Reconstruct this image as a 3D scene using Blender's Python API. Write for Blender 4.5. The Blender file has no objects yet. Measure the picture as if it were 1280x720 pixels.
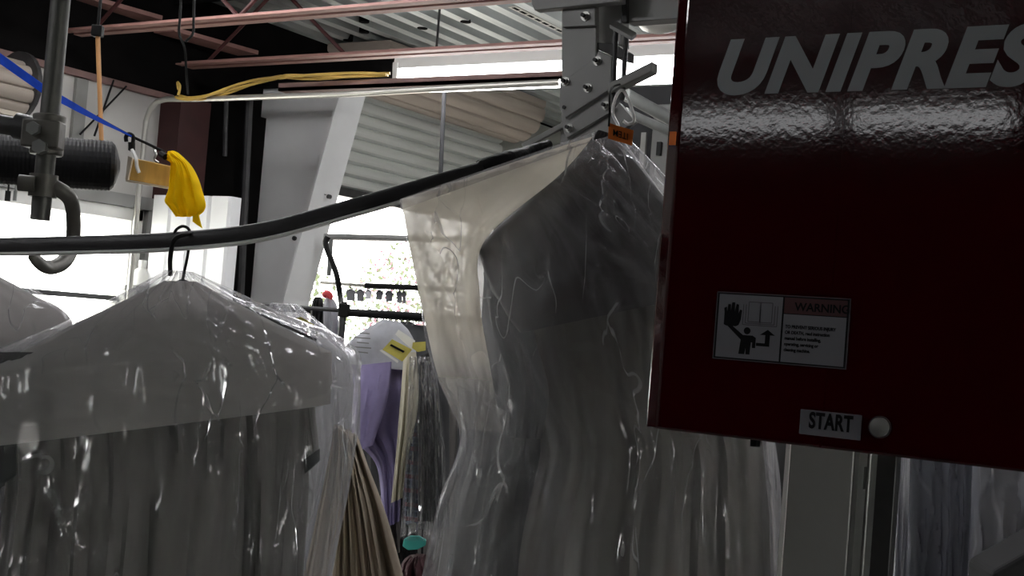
import bpy, bmesh, math, random
from mathutils import Vector, noise
random.seed(7)
S = bpy.context.scene
COL = S.collection
V = Vector
# ---------------------------------------------------------------- camera
FPX, YAW, PITCH, ROLL = 1600.0, math.radians(31.5), math.radians(2.0), math.radians(4.6)
CAM = V((0, 0, 1.7))
FW = V((-math.sin(YAW)*math.cos(PITCH), math.cos(YAW)*math.cos(PITCH), math.sin(PITCH)))
R0 = V((math.cos(YAW), math.sin(YAW), 0)); U0 = R0.cross(FW)
UP = U0*math.cos(ROLL) - R0*math.sin(ROLL)
RT = R0*math.cos(ROLL) + U0*math.sin(ROLL)
def ray(x, y): return FW + RT*((x-640)/FPX) - UP*((y-360)/FPX)
def P(x, y, d): return CAM + ray(x, y)*d                 # a measured point of the place at distance d
def onX(x, y, X): r = ray(x, y); return CAM + r*(X/r.x)
def onY(x, y, Y): r = ray(x, y); return CAM + r*(Y/r.y)
cam = bpy.data.objects.new('camera', bpy.data.cameras.new('camera')); COL.objects.link(cam)
cam.data.sensor_width = 36; cam.data.lens = 36*FPX/1280; cam.data.clip_start = .02; cam.data.clip_end = 200
from mathutils import Matrix
m3 = Matrix((RT, UP, -FW)).transposed(); cam.matrix_world = Matrix.Translation(CAM) @ m3.to_4x4()
S.camera = cam
NV = -V((FW.x, FW.y, 0)).normalized()                    # horizontal, from the clothes towards the camera side
HR = R0.copy()                                           # horizontal, to the right

# ---------------------------------------------------------------- materials
def nodes(name):
    m = bpy.data.materials.new(name); m.use_nodes = True
    nt = m.node_tree; nt.nodes.clear(); out = nt.nodes.new('ShaderNodeOutputMaterial')
    return m, nt, out
def N(nt, t, **kw):
    n = nt.nodes.new(t)
    for k, v in kw.items():
        if k in n.inputs: n.inputs[k].default_value = v
        else: setattr(n, k, v)
    return n
def L(nt, a, ao, b, bi): nt.links.new(a.outputs[ao], b.inputs[bi])
def mat(name, col, rough=.6, metal=0, var=.12, scale=8, bump=0, bscale=60, spec=.5, stretch=None, trans=0, sheen=0):
    m, nt, out = nodes(name)
    p = N(nt, 'ShaderNodeBsdfPrincipled', Roughness=rough, Metallic=metal)
    p.inputs['Specular IOR Level'].default_value = spec
    if sheen: p.inputs['Sheen Weight'].default_value = sheen
    tc = N(nt, 'ShaderNodeTexCoord'); mp = N(nt, 'ShaderNodeMapping')
    if stretch: mp.inputs['Scale'].default_value = stretch
    L(nt, tc, 'Object', mp, 'Vector')
    nz = N(nt, 'ShaderNodeTexNoise', Scale=scale, Detail=4.0); L(nt, mp, 'Vector', nz, 'Vector')
    rp = N(nt, 'ShaderNodeValToRGB')
    c = [*col, 1] if len(col) == 3 else col
    rp.color_ramp.elements[0].color = [x*(1-var) for x in c[:3]]+[1]; rp.color_ramp.elements[0].position = .3
    rp.color_ramp.elements[1].color = [min(1, x*(1+var)) for x in c[:3]]+[1]; rp.color_ramp.elements[1].position = .7
    L(nt, nz, 'Fac', rp, 'Fac'); L(nt, rp, 'Color', p, 'Base Color')
    if bump:
        n2 = N(nt, 'ShaderNodeTexNoise', Scale=bscale, Detail=3.0); L(nt, mp, 'Vector', n2, 'Vector')
        b = N(nt, 'ShaderNodeBump', Strength=bump, Distance=.01); L(nt, n2, 'Fac', b, 'Height'); L(nt, b, 'Normal', p, 'Normal')
    if trans:
        t = N(nt, 'ShaderNodeBsdfTranslucent'); L(nt, rp, 'Color', t, 'Color')
        mx = N(nt, 'ShaderNodeMixShader', Fac=trans); L(nt, p, 'BSDF', mx, 1); L(nt, t, 'BSDF', mx, 2); L(nt, mx, 'Shader', out, 'Surface')
    else: L(nt, p, 'BSDF', out, 'Surface')
    return m
def emis(name, col, s):
    m, nt, out = nodes(name); e = N(nt, 'ShaderNodeEmission', Color=(*col, 1), Strength=s); L(nt, e, 'Emission', out, 'Surface'); return m
def film(name, haze=.16, col=(.9, .9, .92), gloss=.5, rough=.13, bump=.5, tl=.6, vstretch=.12, tint=(.95, .95, .95), cells=9.0, zfade=None):
    """thin polythene: mostly see-through, a little milky, glossy on its creases"""
    m, nt, out = nodes(name)
    tc = N(nt, 'ShaderNodeTexCoord'); mp = N(nt, 'ShaderNodeMapping'); mp.inputs['Scale'].default_value = (1, 1, vstretch)
    L(nt, tc, 'Object', mp, 'Vector')
    # crinkles: stretched cells whose edges are the creases, some sharp, with highlight streaks painted in as haze
    wz = N(nt, 'ShaderNodeTexNoise', Scale=5.0, Detail=2.0); L(nt, tc, 'Object', wz, 'Vector')
    wm = N(nt, 'ShaderNodeMixRGB', blend_type='ADD'); wm.inputs[0].default_value = .10; L(nt, mp, 'Vector', wm, 1); L(nt, wz, 'Color', wm, 2)
    vo = N(nt, 'ShaderNodeTexVoronoi', feature='DISTANCE_TO_EDGE', Scale=cells); L(nt, wm, 'Color', vo, 'Vector')
    v1 = N(nt, 'ShaderNodeTexVoronoi', feature='F1', Scale=cells); L(nt, wm, 'Color', v1, 'Vector')
    nm = N(nt, 'ShaderNodeTexNoise', Scale=7.0, Detail=2.0); L(nt, tc, 'Object', nm, 'Vector')
    mk = N(nt, 'ShaderNodeMapRange'); mk.inputs['From Min'].default_value = .48; mk.inputs['From Max'].default_value = .60; L(nt, nm, 'Fac', mk, 'Value')
    ed = N(nt, 'ShaderNodeMapRange'); ed.inputs['From Min'].default_value = 0; ed.inputs['From Max'].default_value = .022
    ed.inputs['To Min'].default_value = 1; ed.inputs['To Max'].default_value = 0; L(nt, vo, 'Distance', ed, 'Value')
    r0 = N(nt, 'ShaderNodeMath', operation='MULTIPLY'); L(nt, ed, 'Result', r0, 0); L(nt, mk, 'Result', r0, 1)
    mp3 = N(nt, 'ShaderNodeMapping'); mp3.inputs['Scale'].default_value = (1, 1, .09); L(nt, tc, 'Object', mp3, 'Vector')
    n3 = N(nt, 'ShaderNodeTexNoise', Scale=14.0, Detail=1.0); L(nt, mp3, 'Vector', n3, 'Vector')
    s3 = N(nt, 'ShaderNodeMath', operation='SUBTRACT'); s3.inputs[1].default_value = .5; L(nt, n3, 'Fac', s3, 0)
    b3 = N(nt, 'ShaderNodeMath', operation='ABSOLUTE'); L(nt, s3, 'Value', b3, 0)
    e3 = N(nt, 'ShaderNodeMapRange'); e3.inputs['From Min'].default_value = 0; e3.inputs['From Max'].default_value = .007
    e3.inputs['To Min'].default_value = 1; e3.inputs['To Max'].default_value = 0; L(nt, b3, 'Value', e3, 'Value')
    n4 = N(nt, 'ShaderNodeTexNoise', Scale=4.0, Detail=2.0); L(nt, tc, 'Object', n4, 'Vector')
    m4 = N(nt, 'ShaderNodeMapRange'); m4.inputs['From Min'].default_value = .42; m4.inputs['From Max'].default_value = .54; L(nt, n4, 'Fac', m4, 'Value')
    r3 = N(nt, 'ShaderNodeMath', operation='MULTIPLY'); L(nt, e3, 'Result', r3, 0); L(nt, m4, 'Result', r3, 1)
    r = N(nt, 'ShaderNodeMath', operation='MAXIMUM'); L(nt, r0, 'Value', r, 0); L(nt, r3, 'Value', r, 1)
    n2 = N(nt, 'ShaderNodeTexNoise', Scale=12.0, Detail=3.0, Roughness=.5); L(nt, mp, 'Vector', n2, 'Vector')
    a1 = N(nt, 'ShaderNodeMath', operation='MULTIPLY_ADD'); L(nt, v1, 'Distance', a1, 0); a1.inputs[1].default_value = .5; L(nt, n2, 'Fac', a1, 2)
    ad = N(nt, 'ShaderNodeMath', operation='MULTIPLY_ADD'); L(nt, r, 'Value', ad, 0); ad.inputs[1].default_value = .05; L(nt, a1, 'Value', ad, 2)
    b = N(nt, 'ShaderNodeBump', Strength=bump, Distance=.02); L(nt, ad, 'Value', b, 'Height')
    tr = N(nt, 'ShaderNodeBsdfTransparent', Color=(*tint, 1))
    df = N(nt, 'ShaderNodeBsdfDiffuse', Color=(*col, 1)); tb = N(nt, 'ShaderNodeBsdfTranslucent', Color=(*col, 1))
    L(nt, b, 'Normal', df, 'Normal'); L(nt, b, 'Normal', tb, 'Normal')
    dm = N(nt, 'ShaderNodeMixShader', Fac=tl); L(nt, df, 'BSDF', dm, 1); L(nt, tb, 'BSDF', dm, 2)
    # crease lines get extra haze, painting in their bright highlights
    hz = N(nt, 'ShaderNodeMath', operation='MULTIPLY_ADD'); L(nt, r, 'Value', hz, 0); hz.inputs[1].default_value = .30; hz.inputs[2].default_value = haze
    if zfade:                                            # haze fades downward, painting in where the backlight ends
        sx = N(nt, 'ShaderNodeSeparateXYZ'); L(nt, tc, 'Object', sx, 'Vector')
        zr = N(nt, 'ShaderNodeMapRange'); zr.inputs['From Min'].default_value = zfade[0]; zr.inputs['From Max'].default_value = zfade[1]; zr.inputs['To Min'].default_value = .12; L(nt, sx, 'Z', zr, 'Value')
        hm = N(nt, 'ShaderNodeMath', operation='MULTIPLY'); L(nt, hz, 'Value', hm, 0); L(nt, zr, 'Result', hm, 1); hz = hm
    m1 = N(nt, 'ShaderNodeMixShader'); L(nt, hz, 'Value', m1, 'Fac'); L(nt, tr, 'BSDF', m1, 1); L(nt, dm, 'Shader', m1, 2)
    gl = N(nt, 'ShaderNodeBsdfGlossy', Color=(.95, .95, 1, 1), Roughness=rough); L(nt, b, 'Normal', gl, 'Normal')
    lw = N(nt, 'ShaderNodeLayerWeight', Blend=.25); L(nt, b, 'Normal', lw, 'Normal')
    g = N(nt, 'ShaderNodeMath', operation='MULTIPLY_ADD'); L(nt, lw, 'Fresnel', g, 0); g.inputs[1].default_value = gloss; g.inputs[2].default_value = .012; g.use_clamp = True
    g2 = N(nt, 'ShaderNodeMath', operation='MULTIPLY_ADD'); g2.use_clamp = True; L(nt, r, 'Value', g2, 0); g2.inputs[1].default_value = .26; L(nt, g, 'Value', g2, 2); g = g2
    m2 = N(nt, 'ShaderNodeMixShader'); L(nt, g, 'Value', m2, 'Fac'); L(nt, m1, 'Shader', m2, 1); L(nt, gl, 'BSDF', m2, 2)
    L(nt, m2, 'Shader', out, 'Surface')
    return m

M = dict(
 wall=mat('painted_wall', (.50, .49, .47), .7, var=.1, scale=2.0),
 wallback=mat('sheet_metal_wall', (.42, .43, .40), .6, var=.15, scale=3.0),
 dark=mat('matt_black_shade', (.004, .0035, .0035), .95, var=.3, spec=.1),  # near-black, also stands in for shade on wall band, beam and chords
 floor=mat('concrete_floor', (.16, .15, .14), .75, var=.2, scale=3),
 deck=mat('galvanised_deck', (.50, .53, .53), .42, .55, var=.22, scale=3, stretch=(6, .5, 1)),
 primer=mat('red_primer_steel', (.30, .155, .135), .6, var=.15, scale=10),
 eave=mat('eave_strip', (.20, .12, .11), .7, var=.2),
 maroon=mat('maroon_steel', (.045, .011, .011), .55, var=.2),
 dmetal=mat('dark_grey_steel', (.055, .055, .057), .45, .3, var=.25, scale=14),
 boxm=mat('dim_grey_box', (.09, .09, .088), .6),
 studm=mat('grey_stud', (.24, .24, .23), .7),
 gmetal=mat('grey_steel', (.20, .205, .20), .42, .5, var=.15, scale=12),
 pipe=mat('weathered_pipe', (.085, .085, .08), .5, .5, var=.3, scale=18),
 hookm=mat('cast_hook', (.11, .105, .095), .5, .5, var=.25, scale=16, bump=.1),
 plate=mat('grey_painted_plate', (.25, .25, .245), .4, .15, var=.08, scale=6),
 bolt=mat('zinc_bolt', (.42, .42, .40), .35, .8, var=.2, scale=30),
 boltd=mat('black_stud', (.03, .03, .03), .5, .3),
 white=mat('white_steel', (.80, .81, .82), .5, var=.06, scale=3),
 whitef=mat('white_frame', (.72, .72, .70), .5, var=.05),
 offw=mat('white_plastic', (.75, .75, .73), .45, var=.05),
 slat=mat('door_slats', (.66, .68, .66), .5, .1, var=.12, scale=5, stretch=(1, .2, 3)),
 coil=mat('brown_coil', (.38, .33, .285), .55, .1, var=.18, scale=5, stretch=(1, .2, 3)),
 cream=mat('cream_slats', (.60, .54, .46), .55, var=.15),
 duct=mat('black_duct', (.007, .007, .008), .55, var=.2, spec=.25),
 railm=mat('black_rail_sleeve', (.022, .021, .023), .5, var=.3, scale=20, bump=.15),
 rails=mat('pale_steel_and_glow', (.80, .80, .80), .3, .25, var=.05),
 tape=mat('black_tape', (.012, .012, .013), .5, spec=.25, var=.3, bump=.6, bscale=40),
 strap=mat('blue_webbing', (.008, .06, .50), .8, var=.15, scale=30, spec=.08),
 orange=mat('orange_wood_rod', (.50, .24, .08), .5, var=.15, stretch=(1, 1, .1), scale=30),
 wood=mat('yellow_pine', (.55, .34, .09), .5, var=.25, scale=9, stretch=(6, 6, .8)),
 cloth=mat('yellow_cloth', (.95, .70, .010), .8, var=.08, scale=10, trans=.42, spec=.1, bump=.25, bscale=25),
 cable=mat('yellow_cable', (.55, .36, .08), .5, var=.2),
 wire=mat('black_wire', (.006, .006, .006), .6, spec=.2),
 conduit=mat('grey_conduit', (.46, .45, .42), .35, .7, var=.1),
 redpaint=None,
 letter=mat('grey_lettering', (.23, .245, .26), .5, var=.04),
 label=mat('label_white', (.15, .15, .168), .45, var=.04),
 labelk=mat('label_black', (.006, .006, .007), .7, spec=.1),
 labell=mat('label_outline', (.06, .055, .065), .5),
 labelr=mat('label_red', (.045, .003, .004), .5),
 button=mat('grey_button', (.19, .19, .185), .4, var=.12, scale=60),
 tagor=mat('orange_tag', (.80, .20, .02), .6, var=.06),
 char=mat('charcoal_cloth', (.12, .112, .108), .85, var=.3, scale=30, sheen=.15, stretch=(1, 1, .15)),
 charb=mat('black_cloth', (.014, .014, .016), .85, var=.3),
 taupe=mat('taupe_cloth', (.150, .140, .132), .8, var=.15, scale=18, stretch=(1, 1, .12)),
 slate=mat('slate_cloth', (.075, .078, .082), .8, var=.2, scale=12),
 beige=mat('beige_cloth', (.40, .33, .25), .75, var=.12, scale=12, stretch=(1, 1, .15)),
 shirtw=mat('white_cloth', (.62, .62, .66), .8, var=.06, scale=6, trans=.35),
 capeg=mat('grey_cape_paper', (.60, .585, .58), .65, var=.10, scale=4, trans=.62),
 caped=mat('dark_cape_paper', (.056, .050, .054), .6, var=.10, scale=4, trans=.12),
 capel=mat('pale_cape_paper', (.55, .56, .60), .65, var=.10, scale=30, trans=.35),
 purple=mat('purple_cloth', (.27, .23, .42), .8, var=.12, scale=20, trans=.1),
 creamc=mat('cream_cloth', (.62, .58, .46), .8, var=.10, scale=15, trans=.15),
 blackp=mat('black_wrapped_cloth', (.012, .012, .013), .3, var=.3, bump=.8, bscale=30, spec=.8),
 redc=mat('dark_red_cloth', (.035, .005, .009), .85, var=.3),
 teal=mat('teal_plastic', (.06, .42, .36), .4, var=.08),
 paper=mat('white_paper', (.80, .79, .76), .7, var=.03, trans=.15),
 yellow=mat('yellow_paper', (.52, .45, .10), .7, var=.12, scale=40, trans=.1),
 teeg=mat('grey_tee', (.16, .16, .18), .85),
 leaf=mat('leaf', (.055, .07, .035), .6, var=.3, trans=.4),
 leafp=mat('pink_leaf', (.11, .06, .075), .6, var=.3, trans=.4),
 bark=mat('bark', (.10, .07, .05), .9),
 ground=mat('pale_paving', (.55, .53, .50), .85),
 tubeg=emis('fluorescent_tube', (1, .99, 1.0), 9.0),
 tubeb=emis('fluorescent_tube_rear', (.97, .98, 1.0), 2.2),
 enamel=mat('white_enamel', (.80, .80, .78), .35, var=.03),
 filmc=film('clear_film', .11, vstretch=.16, bump=.55, cells=11.0),
 filmm=film('milky_film', .16, tl=.7, vstretch=.16, bump=.55),
 filmh=film('backlit_double_film', .80, col=(.92, .88, .80), tl=.75, gloss=.3, bump=.2, vstretch=.3, cells=6.0, zfade=(.05, .15)),
 filmd=film('thin_clear_film', .035, vstretch=.2, bump=.7, cells=14.0),
 filmb=film('bluish_film', .38, col=(.62, .64, .74), tl=.5, gloss=.7, rough=.2, vstretch=.10, cells=6.0),
)
# tartan cloth
def tartan():
    m, nt, out = nodes('plaid_cloth')
    p = N(nt, 'ShaderNodeBsdfPrincipled', Roughness=.85); tc = N(nt, 'ShaderNodeTexCoord')
    prev = None
    for i, (ax, sc, c) in enumerate((('X', 18, (.25, .28, .36)), ('Z', 16, (.20, .22, .30)), ('Z', 7, (.22, .04, .05)), ('X', 7.3, (.02, .025, .05)))):
        w = N(nt, 'ShaderNodeTexWave', Scale=sc*1.0, bands_direction=ax); L(nt, tc, 'Object', w, 'Vector')
        r = N(nt, 'ShaderNodeMath', operation='GREATER_THAN'); r.inputs[1].default_value = .80; L(nt, w, 'Fac', r, 0)
        k = N(nt, 'ShaderNodeMath', operation='MULTIPLY'); k.inputs[1].default_value = .65; L(nt, r, 'Value', k, 0)
        mx = N(nt, 'ShaderNodeMixRGB'); mx.inputs[1].default_value = (.045, .055, .10, 1); mx.inputs[2].default_value = (*c, 1)
        L(nt, k, 'Value', mx, 0)
        if prev: L(nt, prev, 'Color', mx, 1)
        prev = mx
    L(nt, prev, 'Color', p, 'Base Color'); L(nt, p, 'BSDF', out, 'Surface'); return m
M['plaid'] = tartan()
def redpaint():
    m, nt, out = nodes('red_powder_coat')
    p = N(nt, 'ShaderNodeBsdfPrincipled', Roughness=.06); p.inputs['Base Color'].default_value = (.085, .004, .008, 1)
    p.inputs['Specular IOR Level'].default_value = .5
    tc = N(nt, 'ShaderNodeTexCoord'); nz = N(nt, 'ShaderNodeTexNoise', Scale=130.0, Detail=2.0); L(nt, tc, 'Object', nz, 'Vector')
    b = N(nt, 'ShaderNodeBump', Strength=.05, Distance=.0011); L(nt, nz, 'Fac', b, 'Height'); L(nt, b, 'Normal', p, 'Normal')
    n2 = N(nt, 'ShaderNodeTexNoise', Scale=5.0); L(nt, tc, 'Object', n2, 'Vector')
    rp = N(nt, 'ShaderNodeValToRGB'); rp.color_ramp.elements[0].color = (.026, .0006, .0016, 1); rp.color_ramp.elements[1].color = (.032, .0008, .0020, 1)
    L(nt, n2, 'Fac', rp, 'Fac'); L(nt, rp, 'Color', p, 'Base Color')
    L(nt, p, 'BSDF', out, 'Surface'); return m
M['redpaint'] = redpaint()
def glass():
    m, nt, out = nodes('window_glass')
    t = N(nt, 'ShaderNodeBsdfTransparent', Color=(.93, .95, .94, 1)); g = N(nt, 'ShaderNodeBsdfGlossy', Roughness=.02)
    lw = N(nt, 'ShaderNodeLayerWeight', Blend=.12); mx = N(nt, 'ShaderNodeMixShader'); L(nt, lw, 'Fresnel', mx, 'Fac'); L(nt, t, 'BSDF', mx, 1); L(nt, g, 'BSDF', mx, 2)
    L(nt, mx, 'Shader', out, 'Surface'); return m
M['glass'] = glass()

# ---------------------------------------------------------------- mesh builder
WL = {}
class MB:
    def __init__(s): s.v = []; s.f = []
    def add(s, vs, fs):
        o = len(s.v); s.v += [V(v) for v in vs]; s.f += [tuple(i+o for i in f) for f in fs]; return s
    def obox(s, c, ax, ay, az):                           # centre and three half-axes
        c = V(c); q = [c+ax*i+ay*j+az*k for k in (-1, 1) for j in (-1, 1) for i in (-1, 1)]
        return s.add(q, [(0,2,3,1),(4,5,7,6),(0,1,5,4),(2,6,7,3),(0,4,6,2),(1,3,7,5)])
    def box(s, a, b):
        a, b = V(a), V(b); h = (b-a)/2
        return s.obox((a+b)/2, V((h.x,0,0)), V((0,h.y,0)), V((0,0,h.z)))
    def prism(s, pts, ex):
        n = len(pts); pts = [V(p) for p in pts]; ex = V(ex)
        return s.add(pts+[p+ex for p in pts], [tuple(range(n))[::-1], tuple(range(n, 2*n))]+[(i,(i+1)%n,n+(i+1)%n,n+i) for i in range(n)])
    def tube(s, pts, r, seg=10, flat=1.0, up=None):
        pts = [V(p) for p in pts]; n = len(pts); rings = []; prev = None
        for i, p in enumerate(pts):
            t = (pts[min(i+1, n-1)]-pts[max(i-1, 0)]).normalized()
            if prev is None:
                u = (V(up) if up else (V((0,0,1)) if abs(t.z) < .9 else V((1,0,0))))
            else: u = prev
            u = (u - t*u.dot(t)).normalized(); w = t.cross(u); prev = u
            rr = r[i] if isinstance(r, (list, tuple)) else r
            rings.append([p+u*(rr*math.cos(a))+w*(rr*flat*math.sin(a)) for a in [2*math.pi*k/seg for k in range(seg)]])
        vs = [q for g in rings for q in g]
        fs = [(i*seg+k, i*seg+(k+1)%seg, (i+1)*seg+(k+1)%seg, (i+1)*seg+k) for i in range(n-1) for k in range(seg)]
        fs += [tuple(range(seg))[::-1], tuple((n-1)*seg+k for k in range(seg))]
        return s.add(vs, fs)
    def ring(s, c, ax, r0, r1, h, seg=20):                # washer along axis ax
        ax = V(ax).normalized(); u = ax.orthogonal().normalized(); w = ax.cross(u); c = V(c); vs = []
        for (r, z) in ((r0,0),(r1,0),(r1,h),(r0,h)):
            vs += [c+ax*z+u*(r*math.cos(a))+w*(r*math.sin(a)) for a in [2*math.pi*k/seg for k in range(seg)]]
        return s.add(vs, [(j*seg+k, j*seg+(k+1)%seg, ((j+1)%4)*seg+(k+1)%seg, ((j+1)%4)*seg+k) for j in range(4) for k in range(seg)])
    def build(s, name, m, parent=None, smooth=False, bevel=0, origin=None, **tags):
        lo = V([min(v[i] for v in s.v) for i in range(3)]); hi = V([max(v[i] for v in s.v) for i in range(3)])
        c = V(origin) if origin else V(((lo.x+hi.x)/2, (lo.y+hi.y)/2, lo.z))
        me = bpy.data.meshes.new(name); me.from_pydata([v-c for v in s.v], [], s.f); me.update()
        bm = bmesh.new(); bm.from_mesh(me); bmesh.ops.recalc_face_normals(bm, faces=bm.faces); bm.to_mesh(me); bm.free()
        me.materials.append(m)
        if smooth:
            for p in me.polygons: p.use_smooth = True
            try: me.set_sharp_from_angle(angle=math.radians(50))
            except Exception: pass
        o = bpy.data.objects.new(name, me); COL.objects.link(o)
        if bevel:
            b = o.modifiers.new('bevel', 'BEVEL'); b.width = bevel; b.segments = 3; b.limit_method = 'ANGLE'
        place(o, c, parent); tag(o, **tags); return o
def place(o, c, parent):
    WL[o] = V(c)
    if parent: o.parent = parent; o.location = V(c)-WL[parent]
    else: o.location = V(c)
def tag(o, label=None, cat=None, group=None, kind=None):
    if label: o['label'] = label
    if cat: o['category'] = cat
    if group: o['group'] = group
    if kind: o['kind'] = kind
def thing(name, loc, label, cat, group=None):
    o = bpy.data.objects.new(name, None); o.empty_display_size = .05; COL.objects.link(o); place(o, loc, None); tag(o, label, cat, group); return o
def struct(name, mb, m, parent=None, **k): return mb.build(name, m, parent, kind=None if parent else 'structure', **k)
def lerp(a, b, t): return a+(b-a)*t
def catmull(rows, t):
    n = len(rows)-1; x = t*n; i = min(int(x), n-1); f = x-i
    p = [rows[max(i-1, 0)], rows[i], rows[i+1], rows[min(i+2, n)]]
    o = []
    for a, b, c, d in zip(*p):
        m1 = (c-a)*.5; m2 = (d-b)*.5
        if (c-b)*m1 <= 0 : m1 = 0
        if (c-b)*m2 <= 0 : m2 = 0
        f2 = f*f; f3 = f2*f
        o.append((2*f3-3*f2+1)*b+(f3-2*f2+f)*m1+(-2*f3+3*f2)*c+(f3-f2)*m2)
    return o
def ridge(x, y, s):
    return 1-2*abs(noise.noise(V((x, y, s))))
def loft(rows, nu=96, nv=60, fold=.012, freq=7, vf=.7, seed=1, pw=.75, fade=True, closed_top=True, closed_bottom=False, crease=0, n=NV, base=None, lin=False, nrib=0):
    """closed garment surface. rows = (xl, yl, dl, xr, yr, dr, half thickness)"""
    rr_ = random.Random(seed); ribs = []
    for _ in range(nrib):
        t0_ = rr_.uniform(-.1, .7); ribs.append((rr_.uniform(-.95, .95), rr_.uniform(.010, .022), rr_.uniform(-.35, .35), rr_.uniform(.004, .011), t0_, t0_+rr_.uniform(.2, .5)))
    b = MB(); b.v = []
    for j in range(nv+1):
        t = j/nv
        xl, yl, dl, xr, yr, dr, T = ([lerp(a, c, t*(len(rows)-1)-min(int(t*(len(rows)-1)), len(rows)-2)) for a, c in zip(rows[min(int(t*(len(rows)-1)), len(rows)-2)], rows[min(int(t*(len(rows)-1)), len(rows)-2)+1])] if lin else catmull(rows, t))
        A, B = P(xl, yl, dl), P(xr, yr, dr); mid = (A+B)/2; hw = (B-A)/2
        for k in range(nu):
            a = 2*math.pi*k/nu; c, s = -math.cos(a), math.sin(a)
            sg = 1 if s >= 0 else -1
            z = T*sg*abs(s)**pw
            fl = fold*(t**.6 if fade else 1)
            w = abs(s)**.5
            f = fl*w*((ridge(c*freq*.5+seed*3.1+.25*math.sin(t*4+seed), t*vf+seed*1.7, sg*2.0+seed)-.55)*1.5 + .5*noise.noise(V((c*freq*1.6, t*vf*2, seed*2.3+sg))))
            if ribs:
                for (rc, rw, rs_, rh, t0_, t1_) in ribs:
                    if t0_ < t < t1_ and sg > 0: f += rh*math.exp(-(((c-rc-rs_*(t-.5)-.04*math.sin(t*9+rc*7))/rw)**2))*min(1, (t-t0_)*8, (t1_-t)*8)
            if crease: f += crease*w*(ridge(c*3.1+t*2.2, t*5-c*2.6, seed+9.1+sg)**6)
            e = 1 + .02*noise.noise(V((t*6, seed, sg)))*(1 if fold else 0)
            b.v.append(mid+hw*(c*e)+n*(z+f))
    b.f = [(j*nu+k, j*nu+(k+1)%nu, (j+1)*nu+(k+1)%nu, (j+1)*nu+k) for j in range(nv) for k in range(nu)]
    if closed_top: b.f.append(tuple(range(nu)))
    if closed_bottom: b.f.append(tuple(nv*nu+k for k in range(nu))[::-1])
    return b
def sheet(rows, thick=.003, nu=40, nv=40, amp=.006, freq=3, seed=1, bulge=0, n=NV):
    """a sheet between a left and a right edge, real thickness. rows = (xl, yl, dl, xr, yr, dr)"""
    b = MB(); W = nu+1; off = V(n)*thick
    for sd in (0, 1):
        for j in range(nv+1):
            xl, yl, dl, xr, yr, dr = catmull(rows, j/nv); A, B = P(xl, yl, dl), P(xr, yr, dr)
            for i in range(W):
                u = i/nu; t = j/nv
                d = amp*(ridge(u*freq+t*.8, t*freq*.6, seed)-.5)+amp*.6*noise.noise(V((u*freq*3, t*freq*3, seed+4)))+bulge*math.sin(math.pi*u)*math.sin(math.pi*min(1, t+.15))
                b.v.append(lerp(A, B, u)+V(n)*d-off*sd)
    K = W*(nv+1)
    for j in range(nv):
        for i in range(nu):
            q = (j*W+i, j*W+i+1, (j+1)*W+i+1, (j+1)*W+i); b.f.append(q); b.f.append(tuple(x+K for x in q[::-1]))
    bd = [i for i in range(W)]+[j*W+nu for j in range(1, nv+1)]+[nv*W+i for i in range(nu-1, -1, -1)]+[j*W for j in range(nv-1, 0, -1)]
    for a, c in zip(bd, bd[1:]+bd[:1]): b.f.append((a, c, c+K, a+K))
    return b
def px_poly(pts, d, thick, n=FW):
    q = [P(x, y, d) for x, y in pts]; return MB().prism(q, V(n)*thick)
def smooth_path(pts, k=8):
    out = []
    for i in range(k*(len(pts)-1)+1): out.append(V(catmull_open([list(p) for p in pts], i/(k*(len(pts)-1)))))
    return out
def catmull_open(rows, t):
    n = len(rows)-1; x = t*n; i = min(int(x), n-1); f = x-i
    p = [rows[max(i-1, 0)], rows[i], rows[i+1], rows[min(i+2, n)]]
    return [.5*((2*b)+(c-a)*f+(2*a-5*b+4*c-d)*f*f+(-a+3*b-3*c+d)*f**3) for a, b, c, d in zip(*p)]
def text(name, s, org, xd, yd, h, m, parent, shear=0, off=0, xs=1, ext=.0006, align='LEFT', space=1):
    cu = bpy.data.curves.new(name, 'FONT'); cu.body = s; cu.shear = shear; cu.offset = off; cu.extrude = 0; cu.align_x = align; cu.space_character = space; cu.resolution_u = 6
    to = bpy.data.objects.new(name, cu); COL.objects.link(to); bpy.context.view_layer.update()
    me = bpy.data.meshes.new_from_object(to.evaluated_get(bpy.context.evaluated_depsgraph_get())); bpy.data.objects.remove(to); bpy.data.curves.remove(cu)
    cap = .729
    xd, yd = V(xd).normalized(), V(yd).normalized(); nn = xd.cross(yd); b = MB(); k = h/cap
    v0 = [V(org)+xd*(v.co.x*k*xs)+yd*(v.co.y*k) for v in me.vertices]; n = len(v0)
    fs = [tuple(p.vertices) for p in me.polygons]
    from collections import Counter
    ed = Counter()
    for f in fs:
        for a, c in zip(f, f[1:]+f[:1]): ed[(a, c)] += 1
    b.v = v0+[v+nn*ext for v in v0]
    b.f = fs+[tuple(x+n for x in f) for f in fs]+[(a, c, c+n, a+n) for (a, c) in ed if (c, a) not in ed]
    return b.build(name, m, parent)
X1, Y1, Z1 = V((1,0,0)), V((0,1,0)), V((0,0,1))

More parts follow.
